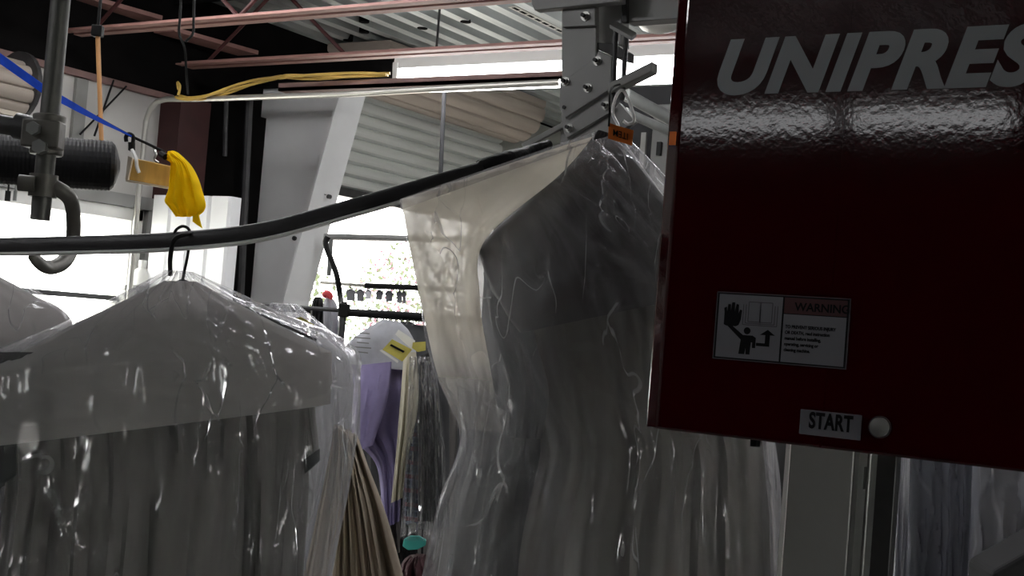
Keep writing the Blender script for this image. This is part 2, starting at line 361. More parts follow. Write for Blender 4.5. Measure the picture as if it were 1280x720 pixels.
# ================================================================ SETTING
XW = -4.8                                               # inner face of the left wall
struct('floor', MB().box((-4.95, -6, -.1), (4, 9, 0)), M['floor'])
ZT = 2.74
wb = MB()
wb.box((XW-.15, -6, 0), (XW, 2.2, ZT)); wb.box((XW-.15, 2.2, 0), (XW, 4.33, 1.33)); wb.box((XW-.15, 2.2, 2.15), (XW, 4.33, ZT))
wb.box((XW-.15, 4.33, 0), (XW, 5.6, ZT)); wb.box((XW-.15, 8.0, 0), (XW, 9, ZT))
struct('wall_left', wb, M['wall'])
ys_ = onX(98, 130, XW).y; struct('trim_7', MB().box((XW, ys_-.035, 2.21), (XW+.02, ys_+.03, ZT-.04)), M['studm'])
up = MB().box((XW-.15, -6, ZT), (XW, 9, 3.45)); struct('wall_shade_band', up, M['dark'])  # upper wall coloured near-black in place of its unlit shade
struct('trim_2', MB().box((XW, -6, ZT-.035), (XW+.03, 4.45, ZT-.004)), M['eave'], bevel=.003)   # red eave strip
wk = MB().box((-4.95, 9, 0), (4, 9.15, 3.45))
for i in range(44): x = -4.7+i*.2; wk.prism([(x, 9, 0), (x+.03, 8.97, 0), (x+.07, 8.97, 0), (x+.1, 9, 0)], (0, 0, 3.3))
struct('wall_back', wk, M['wallback'])
struct('wall_right', MB().box((4, -6, 0), (4.15, .28, 3.45)).box((4, .28, 0), (4.15, 1.38, .9)).box((4, .28, 2.6), (4.15, 1.38, 3.45)).box((4, 1.38, 0), (4.15, 9, 3.45)), M['dark'])  # opening made for the added fill window
w2 = MB()
for a_, b_ in (((.28, .9), (1.38, .95)), ((.28, 2.55), (1.38, 2.6)), ((.28, .9), (.33, 2.6)), ((1.33, .9), (1.38, 2.6))): w2.box((3.98, a_[0], a_[1]), (4.1, b_[0], b_[1]))
win2 = struct('added_fill_window', w2, M['whitef'])  # unseen window added so daylight reaches the fronts of the capes
MB().box((4.04, .32, .94), (4.045, 1.34, 2.56)).build('pane', M['glass'], win2)
struct('wall_front', MB().box((-4.95, -6.15, 0), (4.15, -6, 3.45)), M['dark'])
# ribbed steel roof deck, ribs along Y
dk = MB(); ZD = 3.26; prof = []
x = XW-.15; pitch = .155
while x < 4.1:
    prof += [(x, ZD), (x+.062, ZD), (x+.080, ZD+.065), (x+.137, ZD+.065)]; x += pitch
pts = [V((a, -6.1, z)) for a, z in prof]+[V((prof[-1][0], -6.1, ZD+.2)), V((prof[0][0], -6.1, ZD+.2))]
dk.prism(pts, (0, 15.2, 0)); struct('ceiling', dk, M['deck'])
holes = MB()
for (hx, hy) in ((435, 50), (455, 40), (455, 27), (528, 35), (582, 27)):
    h = CAM+ray(hx, hy)*((ZD-1.7)/ray(hx, hy).z); holes.tube([h+Z1*.0-Z1*.004, h+Z1*.05], .028, 12)
tag(holes.build('deck_hole', M['dark'], None), kind='structure')
# bar joists along X : double-angle bottom chord, rod web, top chord
def joist(Y, zb, x0, x1, web=True):
    r = MB(); w = .042
    for sy in (-1, 1):
        y0 = Y+sy*.013; r.box((x0, min(y0, y0+sy*w), zb), (x1, max(y0, y0+sy*w), zb+.006)); r.box((x0, min(y0, y0+sy*.006), zb+.006), (x1, max(y0, y0+sy*.006), zb+.022))
    j = r.build('roof_joist', M['primer'], None, kind='structure')
    t = MB().box((x0-.1, Y-.05, ZD-.05), (x1, Y+.05, ZD-.005)); t.box((x0-.1, Y-.012, ZD-.1), (x1, Y+.012, ZD-.05)); t.build('top_chord', M['dark'], j)  # near-black colour paints the shaded band above the bottom chord
    if web:
        wbm = MB(); xx = x0+.15; s = 0
        while xx < (x1-.5 if web is True else x0+web):
            wbm.tube([V((xx, Y, zb+.015 if s == 0 else ZD-.06)), V((xx+.42, Y, ZD-.06 if s == 0 else zb+.015))], .009, 6); xx += .42; s = 1-s
        wbm.build('joist_web', M['maroon'], j)
    return j
joist(3.70, 2.85, -4.63, 3.8, web=1.0); joist(4.36, 2.85, -4.62, 3.8, web=.6); joist(3.04, 2.87, -4.62, 3.8); joist(2.3, 2.87, -4.62, 3.8)
g = MB().box((-4.8, 4.97, 2.90), (-3.3, 5.06, 3.03)); struct('trim_3', g, M['dark'])  # near-black beam added for the shadowed band beyond the joists
# red cross strips under the deck
for i, (p, q) in enumerate((((60, -6), (128, 25)), ((205, 40), (310, 69)), ((98, 0), (190, 26)))):
    zc = 3.05 if i != 1 else 3.0
    a = CAM+ray(*p)*((zc-1.7)/ray(*p).z); b_ = CAM+ray(*q)*((zc-1.7)/ray(*q).z); w = .012 if i == 0 else .07
    struct('bridging_strip', MB().prism([a-X1*w, a+X1*w, b_+X1*w, b_-X1*w], Z1*.02), M['primer'])
# angle supporting lamp row
struct('trim_4', MB().box((-3.95, 4.30, 2.70), (-2.45, 4.36, 2.715)).box((-3.95, 4.30, 2.70), (-2.45, 4.31, 2.735)), M['eave'])
# maroon column at the window's side and the black gap behind it
struct('column_1', MB().box((XW, 4.40, 0), (XW+.14, 4.60, 2.72)), M['maroon'])
struct('trim_5', MB().box((XW, 4.60, 0), (XW+.05, 5.12, ZT)), M['dark'])
pl_ = MB()
pl_.tube([onX(283, 120, XW+.1), onX(281, 195, XW+.1)], .012, 8); pl_.tube([onX(312, 120, XW+.12), onX(300, 380, XW+.12)], .02, 8)
tag(pl_.build('wall_pipe', M['dmetal'], None), kind='structure')
# tapered rigid-frame column
tc_ = MB(); tc_.prism([(-4.79, 5.1, 0), (-4.54, 5.1, 0), (-4.44, 5.1, 1.78), (-4.17, 5.1, 2.90), (-4.79, 5.1, 2.90)], (0, .012, 0))
col = struct('column_2', tc_, M['white'])
fl = MB(); fl.prism([(-4.54, 5.0, 0), (-4.44, 5.0, 1.78), (-4.18, 5.0, 2.87), (-4.168, 5.0, 2.87), (-4.428, 5.0, 1.78), (-4.528, 5.0, 0)], (0, .2, 0)); fl.build('flange', M['white'], col)
bo = MB()
for p in ((405, 243), (412, 246), (369, 298)): c = onY(*p, 5.1); bo.tube([c-Y1*.012, c+Y1*.005], .012, 8)
bo.build('bolt', M['dmetal'], col)
# window in the left wall
wf = MB(); y0, y1, z0, z1 = 2.2, 4.33, 1.33, 2.15
for a, b_ in (((y0, z0), (y1, z0+.06)), ((y0, z1-.06), (y1, z1)), ((y0, z0), (y0+.06, z1)), ((y1-.07, z0), (y1, z1)), ((3.05, z0), (3.10, z1))):
    wf.box((XW-.10, a[0], a[1]), (XW+.03, b_[0], b_[1]))
win = struct('window_1', wf, M['whitef'], bevel=.004)
MB().box((XW-.06, y0, 1.70), (XW-.03, y1, 1.725)).build('sash_bar', M['dmetal'], win)
MB().box((XW-.052, y0+.05, z0+.05), (XW-.048, y1-.06, z1-.05)).build('pane', M['glass'], win)
MB().box((XW, y0-.1, z1), (XW+.05, y1+.16, z1+.06)).build('head_trim', M['plate'], win)
MB().box((XW, y1+.02, z0), (XW+.04, y1+.06, z1+.06)).build('jamb_trim', M['plate'], win)
# ---- roll-up door: curtain, coil, guide
cu = MB(); prof = []
z = 2.445; XC = -4.66
while z < 3.0:
    for k in range(6): a = k/6; prof.append((XC+(.030*math.sin(math.pi*a)**.45 if 0 < k < 6 else -.004), z+.075*a))
    z += .075
pr = [V((a, 5.55, zz)) for a, zz in prof]; back = [V((XC-.012, 5.55, prof[-1][1])), V((XC-.012, 5.55, 2.44))]
dr_ = MB().prism(pr+back, (0, 1.74, 0))
door = struct('door_1', dr_, M['slat'])
MB().box((XC-.02, 5.55, 2.395), (XC+.035, 7.25, 2.445)).build('bottom_bar', M['dmetal'], door)
cm = MB(); rc = []; CX, CZ = -4.53, 3.20
for k in range(140):
    a = 2*math.pi*k/140; r_ = .210+.018*abs(math.sin(a*7))**.4; rc.append(V((CX+r_*math.cos(a), 5.55, min(3.25, CZ+r_*math.sin(a)))))
cm.prism(rc, (0, 1.72, 0)); cm.build('coil', M['coil'], door)
MB().prism([V((CX+.20*math.cos(a), 7.26, min(3.25, CZ+.20*math.sin(a)))) for a in [2*math.pi*k/40 for k in range(40)]], (0, .03, 0)).build('end_plate', M['dmetal'], door)
MB().box((XW, 7.34, 0), (XW+.12, 7.42, 2.9)).build('guide', M['dmetal'], door)
struct('trim_6', MB().box((XW-.15, 7.42, 0), (XW+.02, 8.97, 3.24)), M['wallback'])
# ---- small rolled shutter above the window
sh = thing('roller_shutter', (-4.6, 2.7, 2.40), 'beige rolled-up slatted shutter over the window at the upper left', 'shutter')
rc = []
for k in range(120):
    a = 2*math.pi*k/120; r_ = .112+.018*abs(math.sin(a*6))**.4; rc.append(V((-4.655+r_*math.cos(a), 1.8, 2.55+r_*math.sin(a))))
MB().prism(rc, (0, 1.66, 0)).build('coil', M['coil'], sh)
sl = MB()
for k in range(3): sl.box((-4.62, 1.8, 2.37+.03*k), (-4.585+.006*k, 3.44, 2.393+.03*k))
sl.build('slat_curtain', M['cream'], sh, bevel=.004)
rc = [V((-4.655+.15*math.cos(a), 3.46, 2.57+.15*math.sin(a))) for a in [2*math.pi*k/24 for k in range(24)]]
MB().prism(rc, (0, .02, 0)).build('end_plate', M['dmetal'], sh)

# ================================================================ OUTSIDE
struct('ground', MB().box((-40, -20, -.26), (40, 40, -.12)), M['ground'])
def bush(loc, h, r, n, label, seed, pink):
    rnd = random.Random(seed)
    t = thing('flowering_bush', loc, label, 'bush', 'bushes outside the roll-up door')
    tr = MB()
    for k in range(5):
        a = k*1.3; tr.tube([V(loc), V(loc)+V((math.cos(a)*r*.4, math.sin(a)*r*.4, h*.6))], [.04, .012], 6)
    tr.build('trunk', M['bark'], t)
    for mm, nm, cnt in ((M['leaf'], 'foliage', n), (M['leafp'], 'blossom', pink)):
        b = MB()
        for i in range(cnt):
            th, ph = rnd.uniform(0, 6.283), math.acos(rnd.uniform(-1, 1)); rr = r*(rnd.random()**.33)
            c = V(loc)+V((rr*math.sin(ph)*math.cos(th), rr*math.sin(ph)*math.sin(th), h*.6+rr*math.cos(ph)*h*.45/r))
            u = V((rnd.gauss(0,1), rnd.gauss(0,1), rnd.gauss(0,1))).normalized(); w = u.orthogonal().normalized(); s = rnd.uniform(.02, .055)
            b.add([c-u*s, c+w*s*.5, c+u*s, c-w*s*.5], [(0,1,2,3)])
        b.build(nm, mm, t, kind=None)
bush((-10.4, 11.2, -.1), 2.6, 1.1, 2600, 'pale green bush seen through the roll-up door, beside the tapered white column', 1, 500)
bush((-11.0, 15.6, -.1), 3.0, 1.3, 2800, 'pink and green bush seen through the roll-up door, beside the hazy bag edge', 2, 900)

# ================================================================ LAMPS
def lamp(x0, x1, Y, z, label, m, grp=None, tubes=((-.03, 0), (.03, 0))):
    t = thing('fluorescent_lamp', ((x0+x1)/2, Y, z), label, 'lamp', grp)
    h = MB().prism([(x0, Y-.055, z+.09), (x0, Y+.055, z+.09), (x0, Y+.045, z+.155), (x0, Y-.045, z+.155)], (x1-x0, 0, 0)); h.build('housing', M['enamel'], t, bevel=.004)
    for (dy, dz) in tubes:
        MB().tube([V((x0+.03, Y+dy, z+.03+dz)), V((x1-.03, Y+dy, z+.03+dz))], .026, 16).build('tube', m, t, smooth=True)
    for xa in (x0, x1-.03):
        e = MB().prism([(xa, Y-.06, z+.12), (xa, Y+.06, z+.12), (xa, Y+.05, z+.0), (xa, Y-.05, z+.0)], (.03, 0, 0)); e.build('socket', M['offw'], t, bevel=.004)
    for xa in (x0+.2, x1-.2): MB().tube([V((xa, Y, z+.155)), V((xa, Y, 3.262))], .006, 6).build('hanger_rod', M['dmetal'], t)
    return t
lamp(-3.62, -1.2, 4.75, 2.785, 'lit white fluorescent strip light under the roof deck behind the steel bracket', M['tubeg'], tubes=((-.03, -.012), (.0, .035), (.03, -.012)))
lamp(-3.05, -2.10, -3.77, 2.92, 'fluorescent light behind the camera, left of two in line', M['tubeb'])
lamp(-2.04, -1.2, -3.77, 2.92, 'fluorescent light behind the camera, right of two in line', M['tubeb'])
lamp(-1.75, -1.1, -1.6, 3.06, 'fluorescent light overhead, nearest behind the camera', M['tubeb'])

lamp(-3.5, -2.1, 1.95, 2.95, 'added fluorescent fill light overhead, above the curved rail', M['tubeg'])  # unseen lamp added to brighten the clothes without lighting the cabinet front
lamp(-3.5, -2.1, -.45, 2.95, 'added fluorescent fill light overhead, left of the camera', M['tubeg'])  # unseen lamp added as front fill for the left clothes
lamp(-4.1, -2.7, 3.15, 3.0, 'added fluorescent fill light overhead, in front of the white tapered column', M['tubeg'])  # unseen lamp added to brighten the left wall and column
lamp(-1.9, -.5, 2.75, 3.0, 'added fluorescent fill light overhead, behind the red cabinet', M['tubeg'])  # unseen lamp added to lift the room beyond the cabinet
# ================================================================ LEFT FITTINGS
# vertical pipe with clamp and C hook
pb = P(50, 275, 2.05)
tp = thing('hanging_pipe', pb, 'thick grey vertical pipe with a clamp, hanging at the upper left', 'pipe')
MB().tube([pb, V((pb.x, pb.y, 3.25))], .0155, 18).build('pipe', M['pipe'], tp, smooth=True)
cc = V((pb.x, pb.y, P(55, 170, 2.05).z))
cl = MB().tube([cc-Z1*.03, cc+Z1*.035], .026, 16); cl.obox(cc+NV*.02, HR*.03, NV*.016, Z1*.022)
clamp = cl.build('clamp', M['hookm'], tp, smooth=True, bevel=.003)
MB().tube([cc+NV*.03-HR*.008+Z1*.006, cc+NV*.048-HR*.008+Z1*.006], .011, 6).build('bolt', M['gmetal'], clamp)
MB().tube([cc+NV*.03+HR*.004-Z1*.022, cc+NV*.046+HR*.004-Z1*.022], .012, 6).build('bolt', M['gmetal'], clamp)
l2 = V((pb.x, pb.y, P(52, 232, 2.05).z))
kn = MB().tube([l2-Z1*.018, l2+Z1*.018], .022, 16); kn.tube([l2+NV*.02-HR*.005, l2+NV*.025-HR*.03], .013, 12); kn.build('collar', M['hookm'], tp, smooth=True)
hk = smooth_path([P(55, 231, 2.05), P(72, 236, 2.055), P(88, 250, 2.07), P(92, 280, 2.10), P(89, 312, 2.10), P(76, 330, 2.06), P(58, 334, 2.02), P(44, 324, 1.985), P(38, 318, 1.98)], 6)
MB().tube(hk, [.0125]*(len(hk)-8)+[.0125-.0009*i for i in range(8)], 12, flat=.75).build('rail_hook', M['hookm'], tp, smooth=True)
hp = MB().tube([P(-800, 20, 2.05), P(47, 163, 2.05)], .0155, 16)
hpo = thing('cross_pipe', P(-800, 20, 2.05), 'dark horizontal pipe running off the left edge from the clamp', 'pipe')
hp.build('pipe', M['dmetal'], hpo, smooth=True)
MB().tube([P(20, 157, 2.05), P(42, 162, 2.05)], .021, 14).build('sleeve', M['dmetal'], hpo, smooth=True)
# black corrugated duct
A, B = P(-120, 190, 2.95), P(148, 208, 3.1); ax = (B-A).normalized(); A = A-ax*.9; n_ = 300; pts, rad = [], []
for i in range(n_+1):
    t = i/n_; pts.append(lerp(A, B, t)); rad.append((.061 if t < .984 else .061*math.sqrt(max(.05, 1-((t-.984)/.0175)**2)))-(.0013 if i % 2 else 0))
pts += [B+ax*.004]; rad += [.012]
MB().tube(pts, rad, 28).build('corrugated_duct', M['duct'], None, smooth=False, label='black corrugated flexible duct hanging in front of the bright window', cat='duct')
# orange rod carrying the duct
rt, rb = P(122, 40, 3.15), None
q = P(127, 181, 3.08); rb = q
ro = thing('hanging_rod', rb, 'thin orange wooden rod hanging from the red joist to the black duct', 'rod')
MB().tube([rt, rb], .0056, 8).build('rod', M['orange'], ro, smooth=True)
MB().obox(rt+Z1*.002, HR*.013, NV*.012, Z1*.014).build('clip', M['wire'], ro, bevel=.003)
MB().tube([rt+Z1*.01, V((rt.x, rt.y, 3.262))], .004, 6).build('wire', M['wire'], ro)
# blue strap
sp = [(-420, -200, 1.9), (-60, 30, 2.3), (0, 73, 2.45), (55, 112, 2.6), (100, 137, 2.8), (130, 153, 2.95), (150, 163, 3.05), (166, 171, 3.1)]
b = MB(); W_ = [.0105, .0105, .010, .0095, .0075, .005, .003, .002]
pp = [P(*s_) for s_ in sp]; up_ = Z1
for i, p in enumerate(pp):
    b.v += [p+up_*W_[i]+NV*.001, p-up_*W_[i]+NV*.001, p-up_*W_[i]-NV*.001, p+up_*W_[i]-NV*.001]
for i in range(len(pp)-1):
    for k in range(4): b.f.append((i*4+k, i*4+(k+1)%4, i*4+4+(k+1)%4, i*4+4+k))
b.f += [(0,1,2,3), (28,31,30,29)]
b.build('strap', M['strap'], None, label='blue webbing strap stretched down from the left edge towards the black hook', cat='strap')
# wire with black clothes hook, plank and cloth hanging from it
MB().tube(smooth_path([P(120, 146, 3.0), P(158, 167, 3.1), P(185, 180, 3.12), P(206, 190, 3.13)]), .0035, 8).build('wire_line', M['wire'], None, label='thin black wire running from the strap to the yellow cloth', cat='wire')
hk = smooth_path([P(158, 177, 3.1), P(157.5, 171, 3.1), P(161, 167.5, 3.1), P(166, 170, 3.1), P(166.5, 176, 3.1), P(164.5, 183, 3.1), P(164.5, 189, 3.1)], 6)
ho = thing('black_hook', P(164, 190, 3.1), 'small black plastic hook hung on the wire above the yellow plank', 'hook')
MB().tube(hk, .005, 8).build('hook', M['wire'], ho, smooth=True)
MB().tube([P(164.5, 178, 3.1), P(164.5, 188, 3.1)], .0085, 8).build('knot', M['wire'], ho, smooth=True)
MB().tube(smooth_path([P(165, 187, 3.095), P(170, 199, 3.085), P(171, 208, 3.085), P(174, 216, 3.085)]), .0045, 6).build('string', M['offw'], ho)
pk = MB()
c4 = [P(165, 197, 3.11), P(216, 208, 3.14), P(212, 235, 3.14), P(158, 225, 3.11)]
pk.prism(c4, FW*.03)
pko = pk.build('wooden_plank', M['wood'], None, bevel=.003, label='short yellow pine plank hanging sideways beside the end of the black duct', cat='plank')
pe = MB().prism([P(156.5, 224.5, 3.10), P(160, 195, 3.10), P(165.5, 197, 3.10), P(159.5, 226, 3.10)], FW*.036); pe.prism([P(157, 224, 3.09), P(212, 233.5, 3.12), P(212, 236, 3.12), P(157, 226.8, 3.09)], FW*.04)
pe.build('edge_strip', M['cream'], pko)
MB().tube(smooth_path([P(192, 184, 3.13), P(195, 192, 3.12), P(193, 199, 3.12), P(198, 203, 3.125)]), .003, 6).build('wire_loop', M['bolt'], pko)
cw = MB()
rows = [(208, 193, 3.08, 217, 188.5, 3.08, .012), (207, 199, 3.08, 224, 192, 3.08, .018), (214.5, 205, 3.08, 238, 206, 3.09, .022), (213, 218, 3.08, 248, 224, 3.09, .024), (211, 236, 3.08, 252.5, 238, 3.09, .022), (206, 250.5, 3.08, 257, 254, 3.09, .018), (212, 260, 3.08, 255, 264, 3.09, .014), (220, 271, 3.08, 248, 270, 3.09, .008)]
cb_ = loft(rows, nu=64, nv=44, fold=.014, freq=4, vf=1.2, seed=5, fade=False, closed_bottom=True, crease=.004)
cb_.add([P(241, 267, 3.075), P(248, 268, 3.075), P(249, 274, 3.075), P(252, 285, 3.075), P(246, 281, 3.075), P(240.5, 277, 3.075)], [(0,1,2,3,4,5)])
cb_.prism([P(241, 267, 3.078), P(248, 268, 3.078), P(249, 274, 3.078), P(252, 285, 3.078), P(246, 281, 3.078), P(240.5, 277, 3.078)], FW*.008)
cy = cb_.build('yellow_cloth', M['cloth'], None, smooth=True, label='bright yellow cloth clipped to the end of the plank', cat='cloth')
MB().tube([P(201, 192, 3.07), P(207, 196, 3.06)], .008, 8).build('clip', M['wire'], cy)

# roof cables and pipes
cp = [onY(700, 103, 4.1), onY(560, 110, 4.1), onY(430, 118, 4.1), onY(245, 124, 4.1), onY(208, 124, 4.1)]
lastp = cp[-1]; bend = [lastp+V((-.06, 0, -.01)), lastp+V((-.10, 0, -.045)), lastp+V((-.12, 0, -.10)), V((lastp.x-.125, 4.1, 2.2)), V((lastp.x-.125, 4.1, .6))]
MB().tube(cp+bend, .013, 10).build('conduit_pipe', M['conduit'], None, smooth=True, label='thin pale grey conduit pipe running across under the joists and bending down', cat='pipe')
yc = MB(); path = smooth_path([onY(222, 122, 4.09), onY(250, 121, 4.08), onY(300, 109, 4.1), onY(345, 98, 4.15), onY(363, 94, 4.2), onY(420, 96, 4.25), onY(485, 94, 4.3)], 6)
yco = thing('yellow_cables', path[0], 'bundle of yellow electric cables slung along the grey conduit pipe', 'cable')
for k in range(3): MB().tube([p+V((0, .012*(k-1), .012*((k*7) % 3-1)*math.sin(i*.35+k))) for i, p in enumerate(path)], .0065, 6).build('cable', M['cable'], yco, smooth=True)
MB().tube(smooth_path([onY(223, 119, 4.07), onY(225, 108, 4.07), onY(222, 103, 4.07), onY(223, 112, 4.07)]), .006, 6).build('loop', M['cable'], yco)
w1 = MB(); w1.tube(smooth_path([P(227, -20, 3.9), P(225, 20, 3.9), P(224, 42, 3.9), P(231, 62, 3.9), P(233, 95, 3.95), P(235, 118, 3.95)]), .004, 6)
w1.tube(smooth_path([P(243, -20, 3.9), P(242, 22, 3.9), P(241, 42, 3.9), P(232, 52, 3.9)]), .004, 6)
w1.build('hanging_wires', M['wire'], None, label='pair of twisted dark wires dangling from the roof to the yellow cables', cat='wire')
MB().tube([onY(555.5, 112, 4.9), onY(547, 300, 4.9)], .0105, 8).build('drop_pipe', M['charb'], None, label='thin dark vertical pipe in front of the rolled door slats', cat='pipe')
# diagonal wires on the white wall
dw = MB()
for a, b_ in (((158, 108), (100, 168)), ((142, 100), (118, 170))): dw.tube([onX(*a, XW+.03), onX(*b_, XW+.03)], .005, 6)
dw.build('wall_wires', M['wire'], None, label='two thin dark wires running slantwise over the white wall', cat='wire')
# white ribbed panels beside the window
pnl = MB(); a0, a1 = onY(193, 244, 4.3), onY(291, 240, 4.3)
base = V((a0.x, 4.3, 0)); zz = a0.z; xs_ = [a0.x+(a1.x-a0.x)*k/4 for k in range(5)]
prof = []
for k in range(4): prof += [V((xs_[k], 4.3, 0)), V((xs_[k]+.012, 4.288, 0)), V((xs_[k+1]-.012, 4.288, 0))]
prof += [V((xs_[4], 4.3, 0)), V((xs_[4], 4.36, 0)), V((xs_[0], 4.36, 0))]
pnl.prism(prof, Z1*zz); pnl.build('ribbed_panel', M['white'], None, label='white ribbed metal panel standing between the window and the tapered column', cat='panel')
# bottle on a bracket by the window
bt_ = onX(176, 358, XW+.1); bo_ = thing('spray_bottle', bt_, 'small white bottle beside the window edge, above the bagged shirts', 'bottle')
MB().tube([bt_, bt_+Z1*.004, bt_+Z1*.06, bt_+Z1*.08, bt_+Z1*.09], [.04, .045, .045, .03, .018], 16).build('body', M['offw'], bo_, smooth=True)
MB().tube([bt_+Z1*.09, bt_+Z1*.125], .02, 12).build('cap', M['offw'], bo_)
MB().box((XW, bt_.y-.15, bt_.z-.02), (XW+.16, bt_.y+.12, bt_.z)).build('wall_shelf', M['plate'], None, label='narrow grey ledge under the white bottle by the window', cat='shelf')
for i, (hx, lb) in enumerate(((11.5, 'small dark clip hanging at the window top, left one of the two'), (20.5, 'small wire clip hanging at the window top, right one of the two'))):
    a = onX(hx, 226, XW+.1); b_ = MB().tube([a, a-Z1*.05], .004, 6); b_.obox(a-Z1*.065, HR*(.010 if i == 0 else .006), NV*.006, Z1*.022); b_.build('hanging_clip', M['wire' if i == 0 else 'gmetal'], None, label=lb, cat='clip', group='clips at the window top')

# ================================================================ SLICK RAIL
rp_ = [(-800, 322, 2.5), (-150, 309, 2.12), (0, 307, 2.0), (120, 304.5, 1.92), (225, 300, 1.88), (330, 288, 1.86), (440, 259, 1.87), (550, 227, 1.9), (620, 206.5, 1.96), (648, 197, 2.0)]
path = smooth_path([P(*q) for q in rp_], 8)
rl = thing('curved_rail', path[0], 'long curved black hanging rail crossing from the left edge towards the bracket', 'rail')
MB().tube(path, .0125, 14, flat=.6).build('rail_sleeve', M['railm'], rl, smooth=True)
MB().tube([p-Z1*.0135+NV*.004 for p in path[:68]], .0032, 8, flat=1.8).build('backlit_edge', M['rails'], rl, smooth=True)  # near-white strip paints the backlit glow along the rail's underside
ep = smooth_path([P(600, 212, 1.945), P(630, 203, 1.965), P(650, 196, 2.0), P(660, 189, 2.02), P(686, 181, 2.06)], 6)
MB().tube(ep, [.0145, .015, .0155, .016, .016, .0165, .016, .017, .016, .0155, .015, .0145, .0145, .013, .012, .011, .010, .009, .009, .0085, .0085, .0085, .008, .008, .008][:len(ep)], 12).build('tape_wrap', M['tape'], rl, smooth=True)

# ================================================================ BAGGED CLOTHES
def hanger(name, neck, hooktop, span_l, span_r, label, m=None):
    t = thing(name, neck, label, 'hanger'); m = m or M['wire']
    n, h = V(neck), V(hooktop); s = HR*.012
    MB().tube(smooth_path([h-s-Z1*.012, h-s*.9+Z1*.004, h+Z1*.012, h+s*.9+Z1*.004, lerp(h, n, .4)+s*.7, n]), .0022, 8).build('hook', m, t, smooth=True)
    MB().tube([n, span_l], .0022, 8).build('shoulder_wire', m, t); MB().tube([n, span_r], .0022, 8).build('shoulder_wire', m, t)
    return t
# --- far-left bag
rows = [(-46, 335, 2.3, -22, 335, 2.3, .012), (-120, 392, 2.3, 40, 368, 2.3, .035), (-160, 440, 2.3, 88, 400, 2.3, .045), (-165, 520, 2.3, 96, 480, 2.3, .05)]
loft(rows, nv=50, fold=.004, seed=3, closed_bottom=False).build('shoulder_cape', M['capeg'], None, smooth=True, label='grey paper shoulder cape sloping in at the far left edge, behind the front cape', cat='garment cape')
rows = [(-150, 430, 2.3, 80, 425, 2.3, .03), (-150, 560, 2.3, 88, 560, 2.3, .035), (-160, 780, 2.3, 90, 780, 2.3, .035)]
loft(rows, fold=.015, seed=31).build('dark_shirt', M['charb'], None, smooth=True, label='black shirt under the cape at the far left edge, mostly hidden', cat='shirt')
rows = [(-50, 318, 2.3, -20, 318, 2.3, .012), (-150, 388, 2.3, 58, 372, 2.3, .055), (-180, 440, 2.3, 96, 404, 2.3, .065), (-190, 600, 2.3, 108, 540, 2.3, .07), (-190, 780, 2.3, 112, 780, 2.3, .07)]
loft(rows, nu=128, nv=90, fold=.012, seed=8, crease=.006).build('plastic_bag', M['filmm'], None, smooth=True, label='milky plastic garment bag at the far left edge, before the bright window', cat='garment bag')
# --- left front bag
nk = P(228, 350, 1.86); ht = P(228, 293, 1.88)
hanger('wire_hanger', nk, ht, P(40, 440, 1.76), P(395, 425, 1.97), 'black wire hanger hooked over the curved rail above the front cape')
MB().tube(smooth_path([P(213, 344, 1.86), P(213, 322, 1.87), P(218, 300, 1.85), P(232, 293, 1.86), P(246, 292, 1.9)]), .0035, 8).build('wire_tie', M['wire'], None, smooth=True, label='black wire tie looped round the curved rail beside the hanger hook', cat='wire')
rows = [(190, 392, 1.84, 268, 390, 1.87, .006), (70, 432, 1.78, 345, 418, 1.93, .038), (15, 485, 1.74, 378, 480, 1.96, .042), (8, 620, 1.73, 384, 600, 1.96, .045), (-8, 790, 1.73, 376, 790, 1.95, .05)]
sh = loft(rows, nu=160, nv=80, fold=.034, freq=9, seed=2, vf=.9).build('charcoal_shirt', M['char'], None, smooth=True, label='charcoal shirt with deep vertical folds under the front cape', cat='shirt')
rows = [(352, 438, 1.96, 392, 452, 1.985, .022), (366, 500, 1.965, 393, 512, 1.985, .026), (377, 548, 1.97, 397, 556, 1.985, .026), (382, 590, 1.97, 398, 577, 1.985, .024)]
sv = loft(rows, nu=40, nv=30, fold=.008, seed=6, closed_bottom=True).build('sleeve', M['char'], sh, smooth=True)
rows = [(380, 575, 1.967, 399, 561, 1.98, .027), (382, 592, 1.967, 399, 576, 1.98, .026)]
loft(rows, nu=32, nv=6, fold=0, closed_bottom=True).build('cuff', M['charb'], sv, smooth=True)
rows = [(-8, 440, 1.71, 60, 440, 1.74, .02), (-30, 520, 1.70, 40, 520, 1.73, .03), (-20, 620, 1.70, 28, 590, 1.73, .03)]
loft(rows, nu=40, nv=30, fold=.012, seed=7, closed_bottom=True).build('sleeve', M['charb'], sh, smooth=True)
rows = [(206, 351, 1.855, 246, 352, 1.865, .010), (92, 408, 1.79, 328, 396, 1.92, .045), (-14, 463, 1.71, 413, 440, 1.98, .058), (-14, 512, 1.71, 413, 472, 1.98, .060), (-12, 557, 1.71, 412, 505, 1.98, .062)]
loft(rows, nu=140, nv=70, fold=.006, freq=4, seed=12, pw=.5, crease=.003, lin=True).build('shoulder_cape', M['capeg'], None, smooth=True, label='large translucent grey shoulder cape over the charcoal shirt at front left', cat='garment cape')
rows = [(210, 338, 1.86, 241, 340, 1.865, .014), (86, 402, 1.79, 345, 388, 1.93, .06), (-30, 455, 1.71, 436, 428, 1.99, .078), (-45, 520, 1.70, 450, 472, 2.0, .085), (-50, 600, 1.70, 446, 545, 2.0, .088), (-55, 690, 1.70, 428, 650, 1.99, .088), (-60, 800, 1.70, 400, 790, 1.98, .088)]
loft(rows, nu=420, nv=140, nrib=34, fold=.016, freq=8, seed=21, crease=.012, vf=1.1, pw=.6).build('plastic_bag', M['filmc'], None, smooth=True, label='clear wrinkled plastic bag over the grey cape and charcoal shirt at front left', cat='garment bag')
